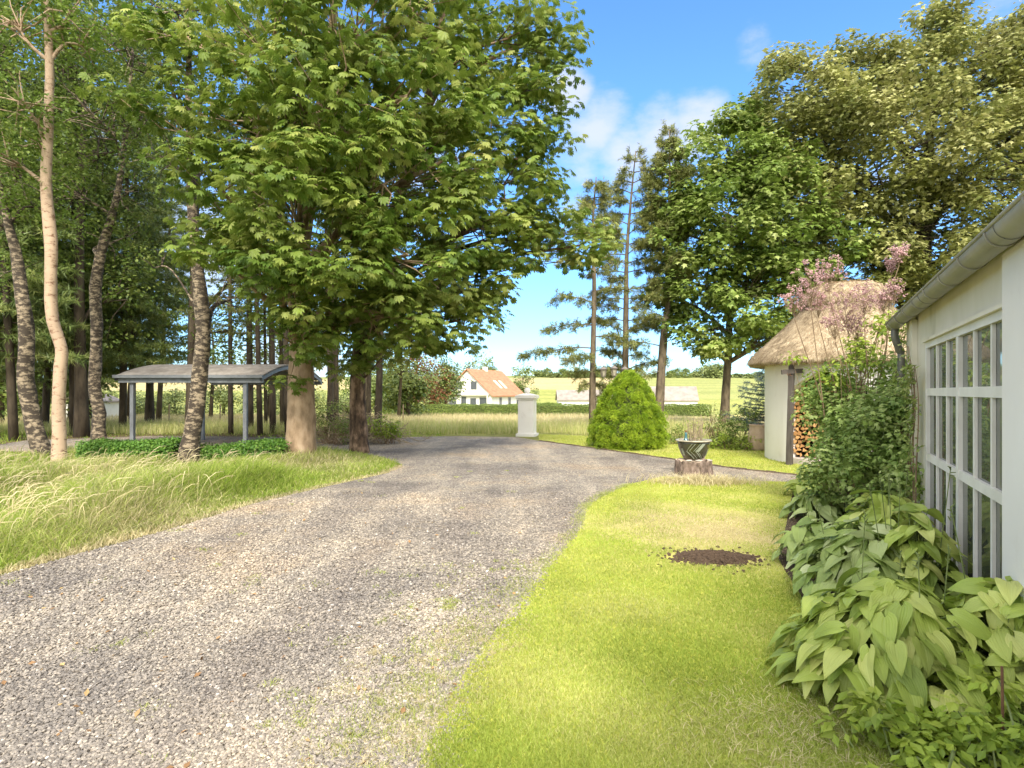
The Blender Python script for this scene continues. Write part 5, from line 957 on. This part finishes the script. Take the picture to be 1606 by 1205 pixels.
for i, (px_, py_) in enumerate([(265, 668), (232, 667), (345, 668), (632, 662), (1010, 662)]):
    Y_p = 31+i*.4; mb = MB(); x_ = (px_-CX)/F*Y_p; mb.tube([(0, 0, -.1), (.01, 0, .6), (.015, 0, 1.15)], [.04, .038, .036], 7); o = mb.build('fence_post', M['twig']); o.location = (x_, Y_p, float(height(Y_p)))
    tag(o, ['grey field fence post framed by the carport, right of the first post', 'grey field fence post close to the first carport post', 'grey field fence post behind the banded birch', 'grey field fence post left of the white cottage', 'grey field fence post beside the dwarf conifer'][i], 'fence post', 'field fence posts')

# ---- urn by the hut, green shrubs, brush pile
ur = empty('clay_urn', (6.95, 16.2, 0), label='pale terracotta urn half hidden beside the hut wall', cat='urn'); mb = MB(); mb.lathe([(.001, 0), (.20, 0), (.24, .10), (.275, .32), (.28, .36)], sides=20); mb.build('lower_body', M['terracotta'], ur, True)
mb = MB(); mb.lathe([(.283, .362), (.26, .5), (.225, .64), (.235, .70), (.255, .72), (.24, .735), (.20, .73), (.18, .6)], sides=20); mb.build('upper_body', M['terracotta'], ur, True)
def shrub(name, label, blobs, mat, leaf, size, per, crad, seed, cat='shrub', stems=10, stemmat='stem', group=None, **k):
    q = np.random.default_rng(seed); C, B = sub_clumps(blobs, q, .06, .3); cx_ = np.mean([b[0][0] for b in blobs]); cy_ = np.mean([b[0][1] for b in blobs]); zg = float(height(cy_))
    C[:, 2] = np.maximum(C[:, 2], zg+.06); root = empty(name, (cx_, cy_, zg), label=label, cat=cat, group=group)
    mb = MB()
    for j in q.choice(len(C), min(stems*4, len(C)), replace=False):
        b0_ = np.array([cx_, cy_, zg])+q.normal(0, .12, 3)*[1, 1, 0]; b0_[:2] += (C[j][:2]-b0_[:2])*.45; mb.tube(smooth_path([b0_, (b0_+C[j])/2+q.normal(0, .05, 3), C[j]], 6), np.linspace(.010, .003, 6), 4, cap=False)
    part(mb, 'stems', M[stemmat], root); mb = MB(); clump_leaves(mb, C, crad, per, size, leaf, q, k.get('flat', .7), k.get('up', .8), k.get('droop', .3), None, k.get('ori', .5)); part(mb, 'leaves', M[mat], root); return root
shrub('leafy_shrub', 'fresh green leafy shrub between potted plant and the hut', [B_(1135, 672, 26, 17.2, 20), B_(1160, 680, 26, 17.0, 20), B_(1130, 690, 20, 16.8, 14), B_(1175, 655, 18, 17.4, 10)], 'maple_leaf', 'oval', .07, 40, .16, 501)
shrub('leafy_shrub', 'low yellow green perennial at the foot of the leafy shrub', [B_(1150, 693, 22, 16.4, 18), B_(1178, 690, 16, 16.2, 12), B_(1122, 697, 14, 16.5, 10)], 'pale_leaf', 'oval', .07, 34, .12, 502)
shrub('tall_weed', 'tall thin leafy stems rising above the green shrub', [B_(1115, 640, 10, 17, 8), B_(1118, 665, 10, 17, 8), B_(1137, 650, 8, 17.2, 6)], 'far_leaf', 'oval', .06, 14, .12, 503, cat='plant')
shrub('leafy_shrub', 'grey green shrub behind the dwarf conifer right shoulder', [B_(1060, 685, 18, 18, 12), B_(1075, 672, 14, 18.5, 8)], 'hedge_leaf', 'oval', .06, 34, .14, 504)
shrub('wild_bush', 'untidy green bush behind the two chestnut trunks', [B_(520, 650, 26, 18.5, 20), B_(505, 670, 24, 18.3, 16), B_(540, 672, 22, 18, 14)], 'hedge_leaf', 'simple', .06, 36, .22, 505, cat='bush')
shrub('wild_bush', 'grassy green bush right of the dark chestnut trunk', [B_(600, 668, 22, 18.2, 16), B_(618, 678, 16, 18.4, 12)], 'pale_leaf', 'simple', .09, 26, .18, 506, cat='bush')
br_ = empty('brush_pile', tuple(at(560, 668, 19)[:2])+(0,), label='heap of dry brushwood twigs behind the dark chestnut trunk', cat='brush pile'); q = np.random.default_rng(15); mb = MB()
for k in range(420):
    c_ = q.normal(0, 1, 3)*[.75, .4, .25]+[0, 0, .55]; c_[2] = abs(c_[2])*max(.25, 1-abs(c_[0])*.45); d = q.normal(0, 1, 3)*[1, .7, .5]; d /= np.linalg.norm(d); l = q.uniform(.2, .7); p = np.array([c_-d*l, c_+q.normal(0, .05, 3), c_+d*l]); p[:, 2] = np.maximum(p[:, 2], .01); mb.tube(p, [.012, .009, .004], 4, cap=False)
mb.build('twigs', M['twig'], br_)

# ---- planting along the house
shrub('rambling_shrub', 'dense rambling green shrub between the hut and the house window', [B_(1330, 632, 52, 8.0, 30), B_(1290, 625, 30, 8.3, 12), B_(1400, 625, 50, 7.5, 24), B_(1400, 680, 74, 6.9, 60), B_(1330, 690, 55, 7.4, 34), B_(1310, 740, 40, 7.2, 20), B_(1440, 640, 45, 6.6, 22), B_(1380, 745, 60, 6.6, 40), B_(1450, 715, 34, 6.3, 16), B_(1425, 570, 34, 7.3, 6), B_(1340, 575, 36, 8.0, 5), B_(1300, 660, 30, 8, 10), B_(1440, 760, 40, 6.0, 16)],
      'rose_leaf', 'maple', .062, 62, .20, 510, stems=24, flat=.8, droop=.3)
shrub('rambling_shrub', 'lime green elder spray at the top of the rambling shrub', [B_(1360, 555, 34, 7.7, 12), B_(1300, 600, 26, 8.1, 8), B_(1430, 505, 22, 7.2, 7), B_(1380, 510, 20, 7.6, 5), B_(1250, 565, 5, 8.2, 1)], 'pale_leaf', 'oval', .07, 40, .17, 511, stems=8)
mr_ = empty('meadow_rue', (4.75, 7.9, 0), label='tall stems with cloudy pink flower heads in front of the thatched roof', cat='flowering plant'); q = np.random.default_rng(18); st = MB(); fl = MB()
tips = [(1272, 438, 32), (1246, 464, 24), (1300, 424, 26), (1283, 470, 22), (1330, 480, 34), (1355, 465, 24), (1310, 500, 24), (1410, 395, 14), (1398, 415, 12), (1402, 455, 16), (1385, 470, 14), (1345, 510, 20)]
FP = []
for i, (px_, py_, r_) in enumerate(tips):
    Yt = 7.7+q.normal(0, .12); tp = np.array(at(px_, py_, Yt)); b_ = np.array([4.7+q.normal(0, .18), 7.9+q.normal(0, .15), 0]); rad_ = r_/F*Yt; base_t = tp-[0, 0, rad_*1.5]
    st.tube(smooth_path([b_, (b_+base_t)/2+[q.normal(.1, .08), 0, 0], base_t], 12), np.linspace(.011, .005, 12), 5, cap=False)
    for j in range(int(26+r_)):
        e = tp+nrm(q.normal(0, 1, 3))*rad_*q.uniform(.3, 1.05); m_ = (base_t+e)/2+q.normal(0, .02, 3); st.tube([base_t+(tp-base_t)*q.uniform(0, .6), m_, e], [.0022, .0016, .001], 3, cap=False); FP.append(e+q.normal(0, .014, (9, 3)))
P = np.concatenate(FP); n = len(P); X, Y_, Z = frames(sphere_dirs(n, q), sphere_dirs(n, q)); fl.inst(ICO[0]*[1, 1, .8], ICO[1], P, X, Y_, Z, .0085*q.uniform(.6, 1.3, n), q.random(n))
part(st, 'stems', M['stem'], mr_); part(fl, 'flower_heads', M['pink'], mr_)
cl = empty('wall_climber', (HX+.4644*3.2, HYY+.8856*3.2, 0), ang, label='thin climber with sparse leaves on the house wall beside the window', cat='climber'); st = MB(); PP = []
for k in range(6):
    t0_ = q.uniform(-.8, .45); p = smooth_path([(t0_, .07, 0), (t0_+q.normal(0, .1), .09, .8), (t0_+q.normal(0, .12), .07, 1.5), (t0_+q.normal(0, .15), .08, q.uniform(1.9, 2.35))], 22); st.tube(p, np.linspace(.010, .003, 22), 5, cap=False)
    for j in range(26):
        c_ = p[q.integers(6, 22)]; e = c_+np.array([q.normal(0, .12), abs(q.normal(.05, .04)), q.normal(0, .04)]); st.tube([c_, e], [.002, .001], 3, cap=False); PP.append(c_+(e-c_)*q.uniform(.4, 1.2, (5, 1))+q.normal(0, .012, (5, 3)))
P = np.concatenate(PP); n = len(P); X, Y_, Z = frames(nrm(q.normal(0, .6, (n, 3))+[0, 1, .5]), nrm(q.normal(0, 1, (n, 3))+[0, 0, -.3])); lf_ = MB(); lf_.inst(*TPL['oval'], P, X, Y_, Z, .05*q.uniform(.7, 1.3, n), q.random(n)); st.build('stems', M['stem'], cl); lf_.build('leaves', M['maple_leaf'], cl)

# hostas
def hosta_leaf(seed):
    q = np.random.default_rng(seed); nu, nv = 13, 11; V = []; UV = []; wv = np.interp(np.linspace(0, 1, nv), [0, .06, .18, .35, .55, .75, .9, 1], [.10, .24, .335, .36, .315, .205, .085, .004]); bend = q.uniform(.28, .6); cup = q.uniform(.10, .22); tw = q.normal(0, .12); wave = q.uniform(.01, .03)
    for j in range(nv):
        v = j/(nv-1)
        for i in range(nu):
            u = -1+2*i/(nu-1); x = u*wv[j]*.86; y = v-.14*abs(u)**1.6*(1-v)*(1 if v < .4 else .5)*1.1; rib = .003*math.cos(u*pi*5)*(1-abs(u)*.6)*(1-v)**.4
            z = -bend*v*v+cup*abs(u)*wv[j]*1.5*(1-v*.6)+rib+wave*math.sin(v*9+u*4)*abs(u)+tw*u*v*.3-.012*(abs(u) < .08); V.append((x, y, z)); UV.append((u, v))
    Fc = [(j*nu+i, j*nu+i+1, (j+1)*nu+i+1, (j+1)*nu+i) for j in range(nv-1) for i in range(nu-1)]
    return np.array(V), np.array(Fc), np.array(UV)
def hosta_mat(name, a, b_, c_, vein=.25):
    m = leafy(name, a, b_, c_, trans=.3, rough=.42, spec=.45, big=3); N = m.node_tree.nodes; L = m.node_tree.links; at_ = N.new('ShaderNodeAttribute'); at_.attribute_name = 'luv'; sx = N.new('ShaderNodeSeparateXYZ'); L.new(at_.outputs['Vector'], sx.inputs[0])
    w = N.new('ShaderNodeMath'); w.operation = 'MULTIPLY'; w.inputs[1].default_value = 28; L.new(sx.outputs[0], w.inputs[0]); s_ = N.new('ShaderNodeMath'); s_.operation = 'COSINE'; L.new(w.outputs[0], s_.inputs[0]); bump(N, L, N['Principled BSDF'], s_.outputs[0], .35, .002); return m
M['hosta'] = hosta_mat('hosta_leaf', (.20, .29, .045), (.38, .48, .085), (.62, .66, .20)); M['hosta_blue'] = hosta_mat('blue_hosta_leaf', (.18, .27, .06), (.34, .43, .12), (.58, .64, .32))
HL = [hosta_leaf(i) for i in range(8)]
def hosta(label, c, Rr, Hh, n, size, mat, seed, stalks=3, squash=1.):
    q = np.random.default_rng(seed); root = empty('hosta', (c[0], c[1], 0), label=label, cat='plant', group='hostas along the house'); lm = MB(); pm = MB()
    u = np.sqrt((np.arange(n)+.5)/n); a = np.arange(n)*2.39996+q.normal(0, .25, n); r_ = Rr*u*q.uniform(.85, 1.1, n)*.85; z = Hh*(1-.78*u**2.2)*q.uniform(.85, 1.12, n); z = np.maximum(z, .07)
    P = np.c_[r_*np.cos(a)*squash, r_*np.sin(a), z]; out = np.c_[np.cos(a), np.sin(a), np.zeros(n)]; tip = nrm(out+q.normal(0, .42, (n, 3))+np.c_[np.zeros((n, 2)), .30-.60*u]); nr_ = nrm(out*(.15+.38*u)[:, None]+[0, 0, 1]+q.normal(0, .32, (n, 3))); X, Y_, Z = frames(nr_, tip)
    sc_ = size*q.uniform(.72, 1.2, n); rn = np.where(q.random(n) < .05, 1., np.clip(q.normal(.52, .22, n), 0, .95)); P0 = P-tip*(sc_*.35)[:, None]
    for k in range(8):
        s_ = slice(k, None, 8); lm.inst(HL[k][0], HL[k][1], P0[s_], X[s_], Y_[s_], Z[s_], sc_[s_], rn[s_], uv=HL[k][2])
    for k in range(n):
        b_ = np.array([q.normal(0, .06), q.normal(0, .06), 0]); m_ = b_*.4+P0[k]*.6; m_[2] = P0[k][2]*.75; pm.tube(smooth_path([b_, m_, P0[k]], 5), [.007, .006, .005, .004, .004], 4, cap=False)
    pm.build('petioles', M['green_stem'], root); lm.build('leaves', M[mat], root, True)
    for k in range(stalks):
        a_ = q.uniform(0, 6.28); b_ = np.array([cos(a_), sin(a_), 0])*Rr*.3; h_ = Hh*q.uniform(1.25, 1.7); e = b_+[q.normal(0, .08), q.normal(0, .06), h_]; mb = MB(); mb.tube(smooth_path([b_, (b_+e)/2+q.normal(0, .01, 3), e], 7), np.linspace(.004, .003, 7), 5)
        for j in range(5): pz = e-[0, 0, .018*j]; mb.tube([pz, pz+nrm(q.normal(0, 1, 3)+[0, 0, 1])*.03], [.005, .002], 5)
        mb.build('flower_stalk', M['green_stem'], root)
hosta('large yellow green hosta nearest the camera, spilling over the lawn edge', (2.12, 3.2), .68, .56, 360, .17, 'hosta', 601, 4)
hosta('yellow green hosta against the near house wall at the right edge', (2.58, 3.0), .46, .64, 170, .17, 'hosta', 602, 1)
hosta('pale grey green hosta with broad leaves below the window', (2.78, 4.5), .66, .58, 250, .185, 'hosta_blue', 603, 4)
hosta('green hosta close under the window behind the pale hosta', (3.45, 5.35), .50, .70, 130, .19, 'hosta', 604, 2)
hosta('tall yellow green hosta pressed against the wall under the window middle', (3.02, 4.3), .42, .72, 110, .18, 'hosta', 608, 2)
hosta('dark green hosta at the lawn edge left of the window hostas', (2.85, 5.4), .40, .40, 80, .18, 'hosta_blue', 605, 1)
hosta('small hosta clump below the rambling shrub, next to the gravel path', (3.95, 7.35), .50, .38, 90, .2, 'hosta_blue', 606, 0)
hosta('small fresh hosta farthest back at the path corner', (4.75, 9.0), .5, .36, 80, .2, 'hosta', 607, 0)
shrub('ground_cover', 'low leafy perennials in front of the nearest hosta', [((1.95, 2.42, .14), (.35, .2, .10), 26), ((2.25, 2.6, .18), (.3, .25, .14), 22), ((1.75, 2.62, .12), (.2, .15, .09), 14), ((2.1, 2.15, .10), (.3, .2, .08), 16), ((1.62, 2.2, .06), (.15, .15, .05), 8)], 'pale_leaf', 'oval', .062, 26, .09, 610, cat='plant', stemmat='green_stem', stems=20)
mb = MB(); rx = 2.16; mb.tube([(0, 0, -.05), (.004, 0, .2), (0, 0, .44)], .0055, 6); o = mb.build('iron_rod', M['rust']); o.location = (rx, 2.53, 0); tag(o, 'thin rusty iron rod standing upright in the low plants', 'rod')
